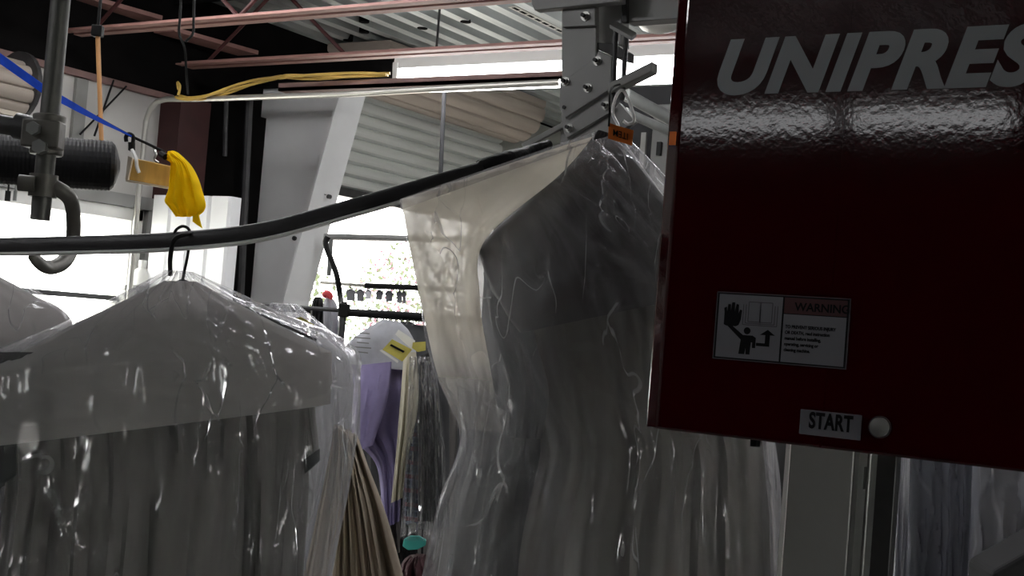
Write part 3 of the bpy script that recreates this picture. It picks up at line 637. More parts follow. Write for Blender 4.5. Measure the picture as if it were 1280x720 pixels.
# --- second bag behind the left one
rows = [(352, 424, 2.42, 400, 420, 2.42, .02), (325, 470, 2.42, 437, 452, 2.42, .035), (325, 560, 2.42, 440, 520, 2.42, .035), (330, 640, 2.42, 425, 600, 2.42, .035), (330, 790, 2.42, 372, 790, 2.42, .03)]
loft(rows, nu=90, fold=.016, seed=14).build('white_shirt', M['shirtw'], None, smooth=True, label='pale white shirt showing right of the charcoal shirt, in the bag behind', cat='shirt')
rows = [(418, 530, 2.35, 446, 545, 2.35, .02), (412, 570, 2.34, 458, 580, 2.35, .035), (395, 650, 2.33, 484, 650, 2.35, .05), (365, 790, 2.32, 522, 790, 2.35, .06)]
loft(rows, nu=140, nv=60, fold=.026, freq=9, seed=15, fade=False, vf=.3).build('beige_skirt', M['beige'], None, smooth=True, label='beige pleated skirt flaring out at the bottom, left of the gap', cat='skirt')
rows = [(340, 378, 2.4, 372, 380, 2.4, .015), (310, 420, 2.4, 425, 425, 2.4, .06), (305, 480, 2.4, 450, 452, 2.4, .075), (305, 560, 2.4, 450, 520, 2.4, .08), (320, 640, 2.4, 448, 580, 2.4, .08), (330, 790, 2.4, 436, 790, 2.4, .085)]
loft(rows, nu=260, nv=100, nrib=14, fold=.02, freq=7, seed=25, crease=.010).build('plastic_bag', M['filmm'], None, smooth=True, label='milky plastic bag behind the front left one, hanging over the beige skirt', cat='garment bag')
px_poly([(369, 398), (376, 396), (393, 406), (391, 410)], 2.3, .002).build('yellow_ticket', M['yellow'], None, label='small yellow paper ticket on the slope of the second bag', cat='ticket')

# --- right bag
nk = P(764, 168, 2.07); ht = P(782, 128, 2.12)
t = thing('wire_hanger', nk, 'bright wire hanger hooked on the slanted bracket arm', 'hanger')
MB().tube(smooth_path([P(770, 166, 2.07), P(773, 158, 2.08), P(766, 142, 2.1), P(769, 124, 2.1), P(776, 113, 2.1), P(783, 119, 2.1), P(793, 148, 2.08), P(786, 155, 2.08), P(779, 151, 2.08)], 6), .0028, 8).build('hook', M['rails'], t, smooth=True)
MB().tube([P(770, 166, 2.07), P(622, 300, 2.03)], .0025, 8).build('shoulder_wire', M['rails'], t); MB().tube([P(770, 166, 2.07), P(890, 330, 2.1)], .0025, 8).build('shoulder_wire', M['rails'], t)
rows = [(605, 345, 2.13, 690, 330, 2.13, .02), (602, 400, 2.13, 760, 400, 2.13, .03), (606, 470, 2.13, 760, 470, 2.13, .035), (592, 560, 2.13, 760, 560, 2.13, .035), (570, 640, 2.13, 760, 640, 2.13, .035), (548, 790, 2.13, 760, 790, 2.13, .035)]
loft(rows, nu=120, nv=60, fold=.022, freq=6, seed=41).build('slate_coat', M['slate'], None, smooth=True, label='dark slate coat at the left side of the large right bag', cat='coat')
rows = [(740, 195, 2.06, 780, 195, 2.07, .015), (655, 320, 2.05, 905, 330, 2.09, .045), (648, 400, 2.05, 930, 410, 2.1, .05), (660, 500, 2.05, 945, 520, 2.1, .05), (676, 560, 2.05, 955, 580, 2.1, .05), (650, 690, 2.05, 962, 680, 2.1, .052), (640, 790, 2.05, 966, 790, 2.1, .055)]
dr = loft(rows, nu=200, nv=80, fold=.026, freq=8, seed=42, vf=.35).build('taupe_dress', M['taupe'], None, smooth=True, label='long taupe dress with vertical pleats under the dark cape, reaching below the red cabinet', cat='dress')
rows = [(604, 340, 2.03, 664, 345, 2.03, .02), (616, 410, 2.02, 668, 415, 2.02, .028), (636, 480, 2.02, 686, 490, 2.02, .028), (634, 545, 2.02, 678, 548, 2.02, .02)]
loft(rows, nu=50, nv=40, fold=.010, seed=43, closed_bottom=True).build('sleeve', M['slate'], dr, smooth=True)
rows = [(747, 163, 2.055, 768, 170, 2.06, .010), (672, 238, 2.02, 835, 255, 2.08, .045), (596, 311, 1.99, 906, 345, 2.1, .060), (614, 362, 1.99, 906, 352, 2.1, .066), (650, 416, 1.99, 906, 362, 2.1, .068)]
loft(rows, nu=120, nv=60, fold=.004, freq=3, seed=44, pw=.5, crease=.002, lin=True).build('shoulder_cape', M['caped'], None, smooth=True, label='dark grey shoulder cape with sharp point over the taupe dress, right of centre', cat='garment cape')
rows = [(500, 250, 1.845, 778, 166, 2.03, .016), (512, 310, 1.87, 850, 245, 2.06, .06), (527, 385, 1.90, 915, 335, 2.08, .085), (546, 470, 1.95, 945, 440, 2.09, .092), (575, 548, 1.97, 965, 545, 2.09, .092), (545, 640, 1.98, 974, 640, 2.09, .095), (512, 790, 1.98, 984, 790, 2.09, .10)]
bag = loft(rows, nu=440, nv=170, nrib=34, fold=.018, freq=9, seed=51, crease=.014, vf=1.0, pw=.55).build('plastic_bag', M['filmm'], None, smooth=True, label='tall clear plastic garment bag right of centre, over the dark cape and taupe dress', cat='garment bag')
rows = [(500, 250, 1.825, 742, 170, 1.99, ), (505, 270, 1.825, 700, 218, 1.965), (515, 325, 1.82, 606, 300, 1.89), (529, 390, 1.83, 600, 375, 1.88), (546, 465, 1.86, 612, 455, 1.89), (572, 535, 1.875, 628, 540, 1.90)]
sheet(rows, .0016, 60, 60, .008, 2.5, 61).build('backlit_fold_film', M['filmh'], bag, smooth=True)  # hazy cream layer paints the bag's backlit glow over its fold
sheet([(500, 249, 1.815, 745, 164, 1.99), (501, 262, 1.815, 742, 176, 1.985)], .003, 60, 3, .002, 5, 62).build('top_hem', M['filmm'], bag, smooth=True)
# orange tag on black wire
tg = thing('orange_tag', P(776, 180, 1.96), 'small orange tag with upside-down writing hanging at the tip of the dark cape', 'tag')
tw = P(761, 153.5, 1.96); te = P(792, 163, 1.96); bw = P(760, 173, 1.96); be = P(790, 182, 1.96)
MB().prism([tw, te, be, bw], FW*.0012).build('tag_card', M['tagor'], tg)
xd = (tw-te).normalized(); yd = (bw-tw).normalized()
text('tag_text', 'ITEM', be+xd*.0065-yd*.016-FW*.0006, xd, yd, .0105, M['labelk'], tg, off=.004, xs=.82)
MB().tube(smooth_path([P(776, 105, 2.12), P(766, 109, 2.0), P(762, 120, 1.96), P(762, 140, 1.955), P(761, 158, 1.955)]), .0018, 6).build('tag_wire', M['wire'], tg)

# ================================================================ STEEL BRACKET
YB = 1.9
bk = thing('steel_bracket', onY(730, 205, YB), 'grey bolted steel bracket tower with slanted arm beside the red cabinet', 'bracket')
def plate(name, pts, Y, th, m='plate', bev=.0015): return MB().prism([onY(x, y, Y) for x, y in pts], Y1*th).build(name, M[m], bk, bevel=bev)
plate('top_beam', [(664, -330), (664, 4), (668, 13), (776, 2), (776, -330)], YB-.02, .02)
plate('side_beam', [(783, -330), (783, 28), (850, 23), (850, -330)], YB+.03, .03)
plate('back_channel', [(744, -330), (744, 52), (777, 57), (777, -330)], YB+.03, .03)
plate('post_plate', [(702, -330), (702, 120), (699, 212), (735, 212), (745, 120), (745, 33), (745, -330)], YB, .012)
plate('lap_plate', [(703, 7), (703, 34), (744, 32), (744, 3)], YB-.008, .008)
plate('black_block', [(744, 53), (768, 54), (780, 62), (780, 74), (765, 70), (744, 60)], YB+.005, .04, 'boltd')
plate('gusset_plate', [(700, 104), (744, 72), (748, 63), (764, 70), (765, 110), (706, 148), (699, 134)], YB-.018, .008)
plate('arm_plate', [(651, 180), (655, 186), (703, 160), (708, 173), (764, 140), (764, 112), (704, 152)], YB-.01, .008)
plate('arm_flange', [(708, 173), (711, 186), (758, 176), (794, 152), (774, 128), (764, 140)], YB-.002, .012)
MB().obox((onY(764, 112, YB-.03)+onY(818, 85, YB-.03))/2, (onY(818, 85, YB)-onY(764, 112, YB))/2, Y1*.012, V((0, 0, .0085))).build('arm_bar', M['plate'], bk, bevel=.002)
for i, (x, y, r, Y) in enumerate(((732, 20.5, .0085, YB-.008), (747, 76.5, .008, YB-.018), (707, 102, .008, YB-.018), (735, 110, .008, YB-.018), (712, 160, .0075, YB-.01), (757.5, 132, .0075, YB-.012))):
    c = onY(x, y, Y); b_ = MB().ring(c, -Y1, .003, r, .0018); bo = b_.build('bolt', M['bolt'], bk)
    MB().tube([c-Y1*.0018, c-Y1*.007], r*.72, 6).build('nut', M['bolt'], bo); MB().tube([c-Y1*.006, c-Y1*.0125], r*.42, 12).build('stud', M['boltd'], bo)
c = onY(705, 134, YB-.019); MB().tube([c, c-Y1*.001], .0035, 10).build('hole', M['boltd'], bk)
for (x0_, y0_, x1_, y1_) in ((770.5, 32, 766, 128), (783, 40, 778, 125)): MB().tube([onY(x0_, y0_, YB-.03), onY(x1_, y1_, YB-.03)], .0042, 10).build('rod', M['dmetal'], bk, smooth=True)
cpz = [onY(762, 30, YB-.045), onY(772, 27, YB-.02), onY(796, 41, YB-.02), onY(790, 46, YB-.045)]
MB().prism(cpz, V((0, .0, -.007))).build('clamp_plate', M['plate'], bk, bevel=.001)
plate('slot_strip', [(776.5, -330), (776.5, 28), (783.5, 28), (783.5, -330)], YB+.02, .01, 'boltd')
# slotted strut in the roof
st = MB(); a = CAM+ray(640, 8)*((3.12-1.7)/ray(640, 8).z); b_ = CAM+ray(720, 48)*((3.12-1.7)/ray(720, 48).z)
sd = (b_-a).normalized(); sw = sd.cross(Z1).normalized()
st.obox((a+b_)/2, sd*((b_-a).length/2), sw*.022, Z1*.002); sto = st.build('slotted_strut', M['conduit'], None, label='perforated galvanised strut under the roof deck, left of the bracket', cat='strut')
sl_ = MB()
for k in range(9): c = lerp(a, b_, (k+.5)/9)-Z1*.0025; sl_.obox(c, sd*.022, sw*.008, Z1*.001)
sl_.build('slots', M['dark'], sto)
# pale round shade behind the bracket
c = onY(822, 41, 3.4); sd_ = thing('round_shade', c, 'pale round lamp shade seen between the side beam and the red cabinet', 'lamp shade')
MB().tube([c, c+Z1*.01, c+Z1*.06, c+Z1*.11, c+Z1*.12], [.02, .05, .09, .13, .13], 24).build('shade', M['enamel'], sd_, smooth=True)
MB().tube([c+Z1*.12, V((c.x, c.y, 3.265))], .012, 8).build('stem', M['dmetal'], sd_)
# dark pipes behind bracket
for (a, b_, r_, lb) in (((782, 118), (840, 150), .03, 'dark sloping pipe behind the bracket, upper of the two'), ((782, 140), (840, 166), .022, 'dark sloping pipe behind the bracket, lower of the two')):
    MB().tube([onY(*a, 5.2), lerp(onY(*a, 5.2), onY(*b_, 5.5), 2.5)], r_, 12).build('sloping_pipe', M['gmetal'], None, smooth=True, label=lb, cat='pipe', group='sloping pipes behind the bracket')
kx = onY(800, 160, 6.3)
kl, kr = onY(766, 150, 6.3), onY(860, 150, 6.3)
kb = MB().box((kl.x, 6.3, 0), (kr.x, 6.7, onY(800, 108, 6.3).z)).build('dark_backing_box', M['charb'], None, bevel=.005, label='tall black box added to darken the area far behind the bracket', cat='locker')  # black box added to darken what lies behind the bracket
MB().box((kx.x+.02, 6.28, .1), (kx.x+.05, 6.3, 2.85)).build('pale_pole', M['studm'], kb)
k2 = onY(822, 190, 6.0); kb = MB().box((k2.x-.04, 6.0, 0), (k2.x+.5, 6.3, k2.z+.25)).build('electric_box', M['boxm'], None, bevel=.005, label='grey electrical cabinet far behind, just left of the red cabinet', cat='cabinet')
ck = onY(824, 186, 5.99); MB().obox(ck, X1*.012, Y1*.01, Z1*.035).build('latch', M['wire'], kb)

# ================================================================ RED CONTROL CABINET
YC = 1.4
cab = thing('control_cabinet', (.1, YC+.12, 1.6), 'dark red powder-coated machine control cabinet with large grey lettering', 'cabinet')
x0_, zb_ = onY(820, 535, YC).x, 1.600
MB().prism([(-.642, YC, zb_), (.42, YC, zb_), (.42, YC+.22, zb_), (-.664, YC+.22, zb_), (-.668, YC+.03, zb_), (-.661, YC+.012, zb_)], Z1*.76).build('housing', M['redpaint'], cab, bevel=.003)
def cp_(x, y, o=.0006): p = onY(x, y, YC); return V((p.x, YC-o, p.z))
a, b_ = cp_(897, 116), cp_(1250, 105)
XD, ZU = X1, Z1
zbase = (cp_(900, 115).z+cp_(1130, 108).z)/2; zcap = cp_(1020, 42).z
Lh = cp_(960, 47).z-cp_(930, 114).z
text('lettering', 'UNIPRESS', V((cp_(889, 115).x, YC-.0002, cp_(930, 114).z)), X1, Z1, Lh, M['letter'], cab, shear=.30, off=.046, xs=1.03, space=1.08)
MB().box((cp_(1058, 100).x-.0010, YC-.0004, 1.601), (cp_(1058, 100).x+.0010, YC+.001, 2.359)).build('seam_line', M['redpaint'], cab)
# warning label
wl0, wl1 = cp_(891, 445), cp_(1064, 376); zt_ = cp_(895, 364).z; zb2 = cp_(891, 448).z
lab = MB().box((wl0.x, YC-.0008, zb2), (wl1.x, YC, zt_)).build('warning_label', M['labell'], cab)
W = wl1.x-wl0.x; H = zt_-zb2
def lp(u, v, o=.0012): return V((wl0.x+u*W, YC-o, zt_-v*H))
def lrect(name, u0, v0, u1, v1, m, o=.0011, par=lab): return MB().prism([lp(u0, v0, o), lp(u1, v0, o), lp(u1, v1, o), lp(u0, v1, o)], Y1*.0004).build(name, M[m], par)
def lpoly(name, pts, m, o=.0014): return MB().prism([lp(u, v, o) for u, v in pts], Y1*.0003).build(name, M[m], lab)
lrect('border', .008, .015, .992, .985, 'labelk', .00085)
lrect('picture_panel', .022, .035, .508, .965, 'label'); lrect('text_panel', .522, .275, .978, .965, 'label'); lrect('red_header', .522, .035, .978, .262, 'labelr')
text('header_text', 'WARNING', lp(.60, .215, .0011), X1, Z1, H*.12, M['labelk'], lab, off=.02, ext=.0003)
for i, s_ in enumerate(('TO PREVENT SERIOUS INJURY', 'OR DEATH, read instruction', 'manual before installing,', 'operating, servicing or', 'cleaning machine.')):
    text('label_text', s_, lp(.54, .475+.083*i, .0011), X1, Z1, H*.048, M['labelk'], lab, off=.035, xs=.84, ext=.0003)
hand = [(.07, .48), (.07, .30), (.065, .24), (.085, .22), (.09, .30), (.095, .18), (.115, .18), (.118, .29), (.125, .15), (.147, .15), (.148, .29), (.16, .17), (.178, .18), (.178, .31), (.19, .25), (.205, .26), (.20, .40), (.185, .48), (.165, .50), (.09, .50)]
lpoly('hand_symbol', hand, 'labelk')
man = MB(); c = lp(.255, .555, .0014)
man.tube([c, c+Y1*.0003], H*.052, 20)
for pts in ([(.10, .50), (.135, .49), (.225, .62), (.30, .62), (.325, .65), (.325, .80), (.30, .80), (.30, .72), (.29, .72), (.285, .90), (.255, .90), (.252, .80), (.245, .90), (.20, .90), (.21, .69)],): man.prism([lp(u, v, .0014) for u, v in pts], Y1*.0003)
man.build('figure_symbol', M['labelk'], lab)
lpoly('arrow_symbol', [(.34, .72), (.44, .72), (.44, .60), (.41, .60), (.46, .53), (.51, .60), (.475, .60), (.475, .765), (.34, .765)] if False else [(.33, .72), (.395, .72), (.395, .60), (.355, .60), (.412, .52), (.468, .60), (.43, .60), (.43, .765), (.33, .765)], 'labelk')
bkm = MB()
def ln(u0, v0, u1, v1, w=.006):
    a, b_ = lp(u0, v0, .0013), lp(u1, v1, .0013); d = (b_-a).normalized(); n_ = d.cross(Y1).normalized()*(w*W/2); bkm.prism([a-n_, b_-n_, b_+n_, a+n_], Y1*.0003)
for r in ((.255, .13, .345, .42), (.345, .13, .435, .42)):
    ln(r[0], r[1], r[2], r[1]); ln(r[0], r[3], r[2], r[3]); ln(r[0], r[1], r[0], r[3]); ln(r[2], r[1], r[2], r[3])
for k in (.02, .04): ln(.255-k, .17, .255-k, .42+k*1.2); ln(.435+k, .17, .435+k, .42+k*1.2); ln(.255-k, .42+k*1.2, .435+k, .42+k*1.2)
bkm.build('book_symbol', M['labell'], lab)
# start label and button
s0, s1 = cp_(999, 540), cp_(1078, 518); zt2 = cp_(1000, 511).z; zb3 = cp_(998, 542).z
sm = MB().box((s0.x, YC-.0008, zb3), (s1.x, YC, zt2)).build('start_label', M['label'], cab, bevel=.0015)
text('start_text', 'START', V((cp_(1011, 533).x, YC-.0009, cp_(1011, 534).z)), X1, Z1, (zt2-zb3)*.64, M['labelk'], sm, off=.036, xs=.66, space=1.06, ext=.0004)
bc = cp_(1100, 534, 0); MB().tube([bc+Y1*.002, bc-Y1*.003, bc-Y1*.0038], [.0105, .0105, .0098], 24).build('start_button', M['button'], cab, smooth=True)
MB().ring(bc, -Y1, .0108, .0122, .002, 28).build('button_bezel', M['dmetal'], cab)
MB().tube([onY(944, 552, YC+.04)+Z1*.012, onY(944, 556, YC+.04)-Z1*.002], .006, 12).build('rubber_foot', M['wire'], cab)
rs = onY(838, 173, YC-.001); MB().obox(rs+X1*.003, X1*.004, Y1*.0012, Z1*.008).build('red_sticker', M['tagor'], cab)

# ================================================================ LOWER RIGHT
YP = 1.98
pa = onY(985, 600, YP); pbx = onY(1068, 600, YP)
po = thing('steel_post', (pa.x+.05, YP+.05, 0), 'broad flat grey steel post standing under the red cabinet', 'post')
MB().box((pa.x, YP, 0), (pbx.x-.004, YP+.10, 2.3)).build('post_face', M['plate'], po, bevel=.002)
MB().box((pa.x-.006, YP-.004, 0), (pa.x+.001, YP+.09, 2.3)).build('bright_edge', M['rails'], po)
MB().box((pbx.x-.004, YP+.005, 0), (pbx.x+.004, YP+.1, 2.3)).build('corner_strip', M['gmetal'], po)
q0, q1 = onY(1076, 600, YP+.05), onY(1092, 600, YP+.05)
po = thing('slim_post', (q0.x, YP+.06, 0), 'slim dark steel post just right of the broad grey post', 'post')
MB().box((q0.x, YP+.05, 0), (q1.x-.006, YP+.09, 2.3)).build('post_face', M['gmetal'], po, bevel=.004)
MB().tube([V((q0.x+.004, YP+.04, 1.5)), V((q0.x+.004, YP+.04, 1.535))], .007, 10).build('bolt', M['boltd'], po)
q0, q1 = onY(1093, 600, YP+.10), onY(1119, 600, YP+.10)
MB().box((q0.x, YP+.10, 0), (q1.x, YP+.13, 2.3)).build('black_post', M['dmetal'], None, bevel=.002, label='flat black post right of the slim steel post, under the red cabinet', cat='post')
# wrapped clothes on the right
rows = [(1117, 480, 2.62, 1139, 480, 2.62, .02), (1113, 640, 2.62, 1134, 640, 2.62, .022), (1108, 800, 2.62, 1128, 800, 2.62, .025)]
loft(rows, nu=50, nv=40, fold=.010, seed=70).build('pale_garment', M['shirtw'], None, smooth=True, label='narrow pale garment between the black post and the dark wrapped clothes', cat='garment')
rows = [(1134, 470, 2.70, 1225, 475, 2.66, .03), (1134, 640, 2.70, 1222, 640, 2.66, .035), (1130, 800, 2.70, 1215, 800, 2.66, .035)]
loft(rows, nu=90, nv=40, fold=.022, seed=71, freq=5, fade=False).build('slate_suit', M['slate'], None, smooth=True, label='dark slate suit in film at lower right, left of the pale wrapped garment', cat='suit')
rows = [(1128, 465, 2.66, 1236, 470, 2.62, .05), (1130, 640, 2.66, 1232, 640, 2.62, .055), (1124, 800, 2.66, 1226, 800, 2.62, .055)]
loft(rows, nu=120, nv=80, fold=.022, seed=72, freq=6, crease=.012, fade=False).build('plastic_bag', M['filmb'], None, smooth=True, label='bluish plastic bag over the dark slate suit at lower right', cat='garment bag')
rows = [(1222, 470, 2.55, 1400, 480, 2.5, .04), (1220, 640, 2.55, 1410, 640, 2.5, .045), (1210, 800, 2.55, 1420, 800, 2.5, .045)]
loft(rows, nu=90, nv=40, fold=.02, seed=73, freq=4, fade=False).build('grey_coat', M['taupe'], None, smooth=True, label='grey coat in pale film at the lower right corner', cat='coat')
rows = [(1217, 465, 2.52, 1410, 470, 2.47, .06), (1215, 640, 2.52, 1420, 640, 2.47, .065), (1205, 800, 2.52, 1430, 800, 2.47, .065)]
loft(rows, nu=140, nv=90, fold=.022, seed=74, freq=5, crease=.012, fade=False).build('plastic_bag', M['filmb'], None, smooth=True, label='pale bluish plastic bag filling the lower right corner', cat='garment bag')
ib = px_poly([(1240, 716), (1318, 672), (1440, 650), (1440, 900), (1234, 900)], 2.2, .12); ib.build('garment_press', M['charb'], None, bevel=.01, label='black wedge-shaped press head at the very bottom right corner', cat='press')
# dark block added so the gap behind the dress stays black
ma, mc = onY(930, 600, 2.9), onY(1130, 600, 2.9)
mm = MB().box((ma.x-.3, 2.95, 0), (mc.x+.5, 3.5, 1.75)).build('dark_gap_block', M['dmetal'], None, bevel=.02, label='dark block added to blacken the gap behind the posts and the taupe dress', cat='machine')

# ================================================================ MIDDLE RACK
DR = 4.3
ra, rb_ = P(300, 379, DR), P(620, 401, DR)
rk = thing('clothes_rack', V((P(428, 400, DR).x, P(428, 400, DR).y, 0)), 'dark clothes rack rail with post in the gap between the bagged clothes', 'clothes rack')
MB().tube([ra, P(425, 388, DR)], .007, 10).build('rail', M['dmetal'], rk, smooth=True); MB().tube([P(430, 390, DR), rb_], .0125, 12).build('rail', M['wire'], rk, smooth=True)
pt = P(428, 400, DR); MB().tube([V((pt.x, pt.y, 0)), V((pt.x, pt.y, P(428, 377, DR).z))], .012, 10).build('post', M['dmetal'], rk, smooth=True)
MB().obox(P(430, 388, DR), HR*.018, NV*.018, Z1*.022).build('post_clamp', M['wire'], rk, bevel=.004)
pt = P(610, 400, DR); MB().tube([V((pt.x, pt.y, 0)), V((pt.x, pt.y, P(610, 400, DR).z))], .012, 10).build('post', M['dmetal'], rk, smooth=True)
# row of wire hangers on the rail
for i in range(9):
    x = 463+i*7.5; y = 391.5+.07*(x-465); d = DR
    h = MB().tube(smooth_path([P(x-2.6, y+1, d), P(x-2.4, y-3, d), P(x, y-4.2, d), P(x+2.6, y-2, d), P(x+2.0, y+4, d), P(x, y+9+(i*5) % 4, d)]), .0028, 6)
    lb = ('leftmost', 'second from left', 'third from left', 'fourth from left', 'middle', 'fourth from right', 'third from right', 'second from right', 'rightmost')[i]
    h.build('hanger_hook', M['gmetal'], None, smooth=True, label='thin wire hanger hook on the dark rack rail, %s of nine' % lb, cat='hanger', group='hanger hooks on the rack rail')
G = 'clothes on the middle rack'
def garment(name, rows, m, label, cat, **k):
    kw = dict(nu=60, nv=40, fold=.014, freq=5, seed=abs(hash(name)) % 50 if False else sum(map(ord, name)) % 50, closed_bottom=True); kw.update(k)
    return loft(rows, **kw).build(name, M[m], None, smooth=True, label=label, cat=cat, group=G)
garment('shoulder_cape', [(478, 399, 4.15, 500, 402, 4.15, .015), (452, 415, 4.15, 512, 415, 4.15, .03), (433, 432, 4.15, 520, 434, 4.15, .035), (432, 454, 4.15, 520, 464, 4.15, .035)], 'capel', 'pale printed paper cape over the purple shirt on the middle rack', 'garment cape', fold=.004)
pcape = bpy.data.objects['shoulder_cape.003'] if 'shoulder_cape.003' in bpy.data.objects else None
if pcape:
    for k, (xa, xb, yy) in enumerate(((447, 462, 415), (443, 463, 421), (446, 461, 427), (444, 464, 433), (447, 460, 439))):
        px_poly([(xa, yy), (xb, yy+1.5), (xb, yy+2.9), (xa, yy+1.5)], 4.085, .002).build('print_line', M['studm'], pcape)
ps = garment('purple_shirt', [(470, 420, 4.18, 498, 422, 4.18, .02), (440, 455, 4.18, 505, 455, 4.18, .04), (440, 500, 4.18, 506, 500, 4.18, .045), (442, 545, 4.18, 503, 530, 4.18, .045), (472, 585, 4.18, 502, 570, 4.18, .04), (478, 660, 4.18, 500, 650, 4.18, .04)], 'purple', 'lavender purple shirt hanging under the pale printed cape', 'shirt', fold=.02)
loft([(452, 456, 4.12, 490, 452, 4.12, .02), (444, 510, 4.10, 484, 500, 4.10, .025), (440, 566, 4.10, 466, 556, 4.10, .025)], nu=40, nv=30, fold=.01, seed=80, closed_bottom=True).build('sleeve', M['purple'], ps, smooth=True)
garment('cream_shirt', [(505, 440, 4.05, 520, 440, 4.05, .02), (502, 480, 4.05, 523, 480, 4.05, .03), (498, 530, 4.05, 521, 520, 4.05, .03), (494, 580, 4.05, 510, 570, 4.05, .025), (489, 628, 4.05, 503, 622, 4.05, .02)], 'creamc', 'cream shirt sleeve hanging beside the purple shirt', 'shirt')
garment('plaid_shirt', [(508, 520, 4.12, 528, 520, 4.12, .02), (506, 570, 4.12, 530, 570, 4.12, .03), (504, 655, 4.12, 530, 650, 4.12, .03)], 'plaid', 'dark blue plaid shirt below the cream sleeve', 'shirt')
garment('black_coat', [(524, 445, 4.08, 540, 440, 4.08, .02), (520, 490, 4.08, 548, 490, 4.08, .03), (523, 560, 4.08, 552, 560, 4.08, .035), (522, 650, 4.08, 556, 650, 4.08, .035)], 'blackp', 'shiny black wrapped coat right of the plaid shirt', 'coat', fold=.02)
garment('black_trousers', [(478, 560, 4.35, 520, 560, 4.35, .02), (474, 640, 4.35, 520, 640, 4.35, .03), (480, 700, 4.35, 520, 700, 4.35, .03)], 'charb', 'black trousers in the shadow below the purple shirt', 'trousers')
garment('grey_garment', [(500, 404, 4.35, 540, 408, 4.35, .02), (485, 425, 4.35, 560, 430, 4.35, .03), (485, 500, 4.35, 562, 500, 4.35, .035), (488, 660, 4.35, 562, 660, 4.35, .035)], 'slate', 'dark grey garment behind the cream shirt on the middle rack', 'garment')
garment('khaki_shirt', [(474, 620, 4.25, 500, 616, 4.25, .02), (470, 655, 4.25, 500, 650, 4.25, .03), (474, 690, 4.25, 500, 690, 4.25, .03)], 'taupe', 'grey-green garment hem below the purple shirt', 'garment')
r2a, r2b = P(330, 384, 5.0), P(660, 408, 5.0)
bkr = thing('back_rack', V((r2b.x, r2b.y, 0)), 'second dark clothes rack close behind the middle one, mostly hidden by dark clothes', 'clothes rack')
MB().tube([r2a, r2b], .012, 10).build('rail', M['wire'], bkr, smooth=True)
for q_ in (r2a, r2b): MB().tube([V((q_.x, q_.y, 0)), q_], .012, 10).build('post', M['dmetal'], bkr, smooth=True)
for i, (xa, xb, yt, mk, nm, lb) in enumerate(((352, 404, 445, 'char', 'dark_coat', 'charcoal coat on the back rack, leftmost of the dark clothes there'), (398, 446, 450, 'charb', 'dark_jacket', 'black jacket on the back rack, seen past the pale shirt'), (440, 492, 440, 'slate', 'slate_jacket', 'slate jacket on the back rack behind the purple shirt'), (486, 530, 420, 'charb', 'black_suit', 'black suit on the back rack behind the cream shirt'), (524, 575, 418, 'char', 'charcoal_suit', 'charcoal suit on the back rack behind the black coat'), (568, 618, 425, 'slate', 'slate_coat', 'slate coat on the back rack showing dimly through the large right bag'), (610, 650, 430, 'charb', 'black_gown', 'black gown on the back rack, rightmost of the dark clothes there'))):
    c_ = (xa+xb)/2
    garment(nm, [(c_-6, yt-18, 5.0, c_+6, yt-18, 5.0, .02), (xa, yt+8, 5.0, xb, yt+8, 5.0, .05), (xa-2, 560, 5.0, xb+2, 560, 5.0, .06), (xa-6, 760, 5.0, xb+2, 760, 5.0, .06)], mk, lb, nm.split('_')[1], fold=.025, freq=4, seed=100+i)
rows = [(512, 446, 4.0, 545, 446, 4.0, .03), (508, 560, 4.0, 556, 560, 4.0, .06), (500, 672, 4.0, 560, 672, 4.0, .06)]
loft(rows, nu=90, nv=80, fold=.02, seed=83, crease=.02, fade=False).build('plastic_bag', M['filmd'], None, smooth=True, label='crinkled clear bag over the plaid shirt and black coat on the middle rack', cat='garment bag')
for pts, d, m, nm, lb in (([(478, 437), (490, 424), (515, 437), (503, 452)], 3.95, 'yellow', 'yellow_ticket', 'square yellow ticket pinned to the pale printed cape'),
                          ([(494, 418), (498, 412), (519, 426), (515, 437)], 3.97, 'paper', 'white_receipt', 'folded white receipt above the yellow tickets'),
                          ([(516, 428), (532, 427), (532, 438), (522, 440), (515, 435)], 3.96, 'yellow', 'yellow_ticket', 'small yellow ticket right of the white receipt'),
                          ([(474, 438), (477, 437), (498, 451), (497, 454)], 3.94, 'paper', 'white_slip', 'thin white slip under the square yellow ticket')):
    t = px_poly(pts, d, .003).build(nm, M[m], None, label=lb, cat='ticket')
    if lb.startswith('square'):
        px_poly([(487, 432), (489, 430), (506, 439), (504, 441)], d-.002, .002).build('print_line', M['labelk'], t)
# teal hanger piece and red cloth on a bin
tl = [(503, 683), (505, 674), (512, 670), (524, 670), (533, 675), (532, 682), (522, 687), (510, 688)]
px_poly(tl, 3.95, .01).build('teal_tray', M['teal'], None, bevel=.003, label='small teal plastic tray low in the gap, above the dark red cloth', cat='tray')
rows = [(512, 694, 3.98, 532, 693, 3.98, .03), (503, 703, 3.98, 538, 702, 3.98, .08), (498, 720, 3.98, 545, 720, 3.98, .10), (496, 760, 3.98, 548, 760, 3.98, .10)]
loft(rows, nu=60, nv=30, fold=.03, seed=90, fade=False, closed_bottom=True).build('red_cloth', M['redc'], None, smooth=True, label='heap of dark red cloth at the bottom of the gap', cat='cloth')
cb2 = P(522, 728, 3.98); bn = MB(); q8 = []
for (hw_, hd_, z_) in ((.10, .10, 0), (.14, .13, cb2.z)):
    q8 += [V((cb2.x, cb2.y, z_))+HR*(hw_*i)+NV*(hd_*j) for i, j in ((-1, -1), (1, -1), (1, 1), (-1, 1))]
bn.add(q8, [(0, 1, 2, 3), (4, 5, 6, 7), (0, 1, 5, 4), (1, 2, 6, 5), (2, 3, 7, 6), (3, 0, 4, 7)])
bn.build('laundry_bin', M['dmetal'], None, bevel=.01, label='dark tapered laundry bin under the heap of dark red cloth', cat='bin')
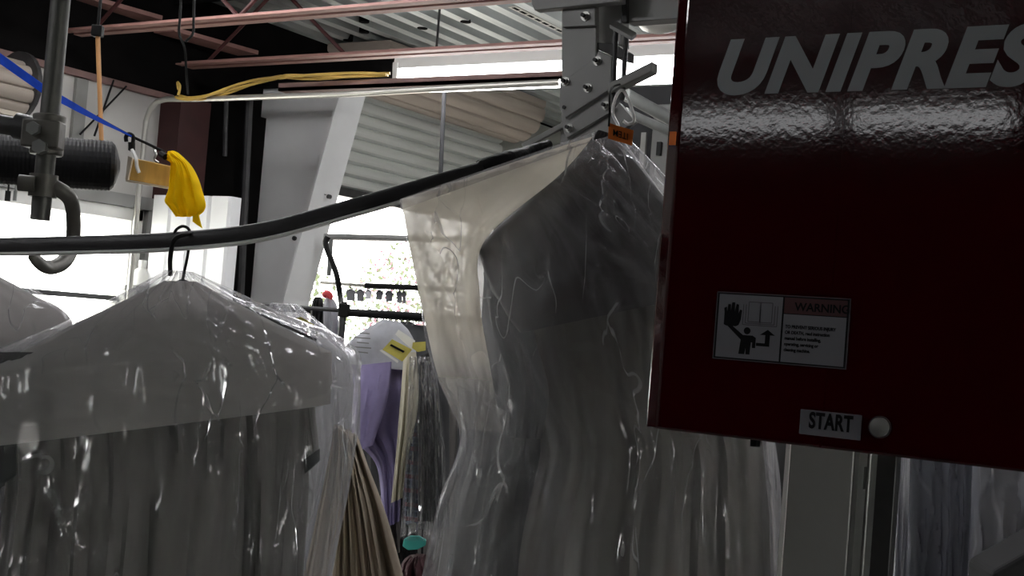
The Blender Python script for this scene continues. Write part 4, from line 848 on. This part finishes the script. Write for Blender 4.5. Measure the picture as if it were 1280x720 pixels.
# clothes left of rack post
garment('black_jacket', [(394, 371, 4.4, 401, 371, 4.4, .015), (390, 380, 4.4, 404, 380, 4.4, .03), (388, 410, 4.4, 403, 412, 4.4, .03), (389, 440, 4.4, 402, 440, 4.4, .03)], 'charb', 'black jacket on the rail just right of the tapered column', 'jacket')
garment('white_blouse', [(408, 372, 4.38, 414, 372, 4.38, .015), (404, 382, 4.38, 421, 382, 4.38, .03), (404, 415, 4.38, 424, 415, 4.38, .03), (403, 440, 4.38, 424, 440, 4.38, .03)], 'shirtw', 'white blouse with red collar between the black jacket and the rack post', 'blouse')
o_ = bpy.data.objects['white_blouse']
MB().tube(smooth_path([P(406, 369, 4.36), P(409, 367, 4.35), P(412, 370, 4.35), P(411, 373, 4.35)]), .012, 8).build('red_collar', mat('red_ribbon', (.55, .05, .06), .7), o_, smooth=True)
# far rail with small shirts
fr = thing('far_rail', P(440, 356, 7.0), 'thin black rail with tiny shirts, far back in the bright doorway', 'rail')
MB().tube([P(400, 353, 7.0), P(458, 357, 7.0)], .010, 8).build('rail', M['conduit'], fr); MB().tube([P(456, 357, 7.0), P(575, 362, 7.0)], .016, 8).build('rail', M['wire'], fr)
for i, (x, w, h, mk) in enumerate(((438, 11, 15, 'teeg'), (450, 9, 15, 'teeg'), (460, 7, 12, 'shirtw'), (474, 8, 12, 'teeg'), (486, 9, 14, 'teeg'), (499, 7, 15, 'teeg'), (505, 4, 15, 'teeg'))):
    y = 357+.045*(x-440)+4; d = 7.05
    tee = [(x-1.5, y), (x+1.5, y), (x+w*.55, y+3.5), (x+w*.6, y+6), (x+w*.45, y+6), (x+w*.42, y+h), (x-w*.42, y+h), (x-w*.45, y+6), (x-w*.6, y+6), (x-w*.55, y+3.5)]
    t = px_poly(tee, d, .035).build('small_shirt', M[mk], None, bevel=.008, label='tiny %s shirt on the far rail, %s of seven' % ('white' if mk == 'shirtw' else 'grey', ('leftmost', 'second from left', 'third from left', 'middle', 'third from right', 'second from right', 'rightmost')[i]), cat='shirt', group='tiny shirts on the far rail')
    MB().tube([P(x, y+1, d), P(x+.5, y-4.5, 7.0)], .004, 6).build('hanger_hook', M['wire'], t)
br = thing('awning_bar', P(415, 297, 6.6), 'grey horizontal bar across the bright doorway below the curved rail', 'bar')
MB().tube([P(405, 296, 6.6), P(600, 300, 6.6)], .017, 8).build('bar', M['plate'], br); pt = P(414, 297, 6.6); MB().tube([pt, P(411, 345, 6.6)], .012, 8).build('bracket', M['gmetal'], br)
MB().tube(smooth_path([P(410, 296, 4.9), P(407, 305, 4.9), P(414, 325, 4.9), P(421, 345, 4.9), P(426, 375, 4.9), P(427, 385, 4.6)]), .011, 8).build('drooping_hose', M['wire'], None, smooth=True, label='black cable drooping from the grey bar down to the rack post', cat='cable')

# ================================================================ LIGHT
w = bpy.data.worlds.new('World'); S.world = w; w.use_nodes = True; nt = w.node_tree; nt.nodes.clear()
out = nt.nodes.new('ShaderNodeOutputWorld'); bg = nt.nodes.new('ShaderNodeBackground')
bg.inputs['Color'].default_value = (1.0, .97, .93, 1); bg.inputs['Strength'].default_value = 5.0
nt.links.new(bg.outputs[0], out.inputs[0])
try:
    S.cycles.transparent_max_bounces = 32
except Exception: pass
vs = S.view_settings; vs.view_transform = 'Standard'; vs.look = 'None'; vs.exposure = 1.5; vs.gamma = 1.0; vs.use_curve_mapping = False
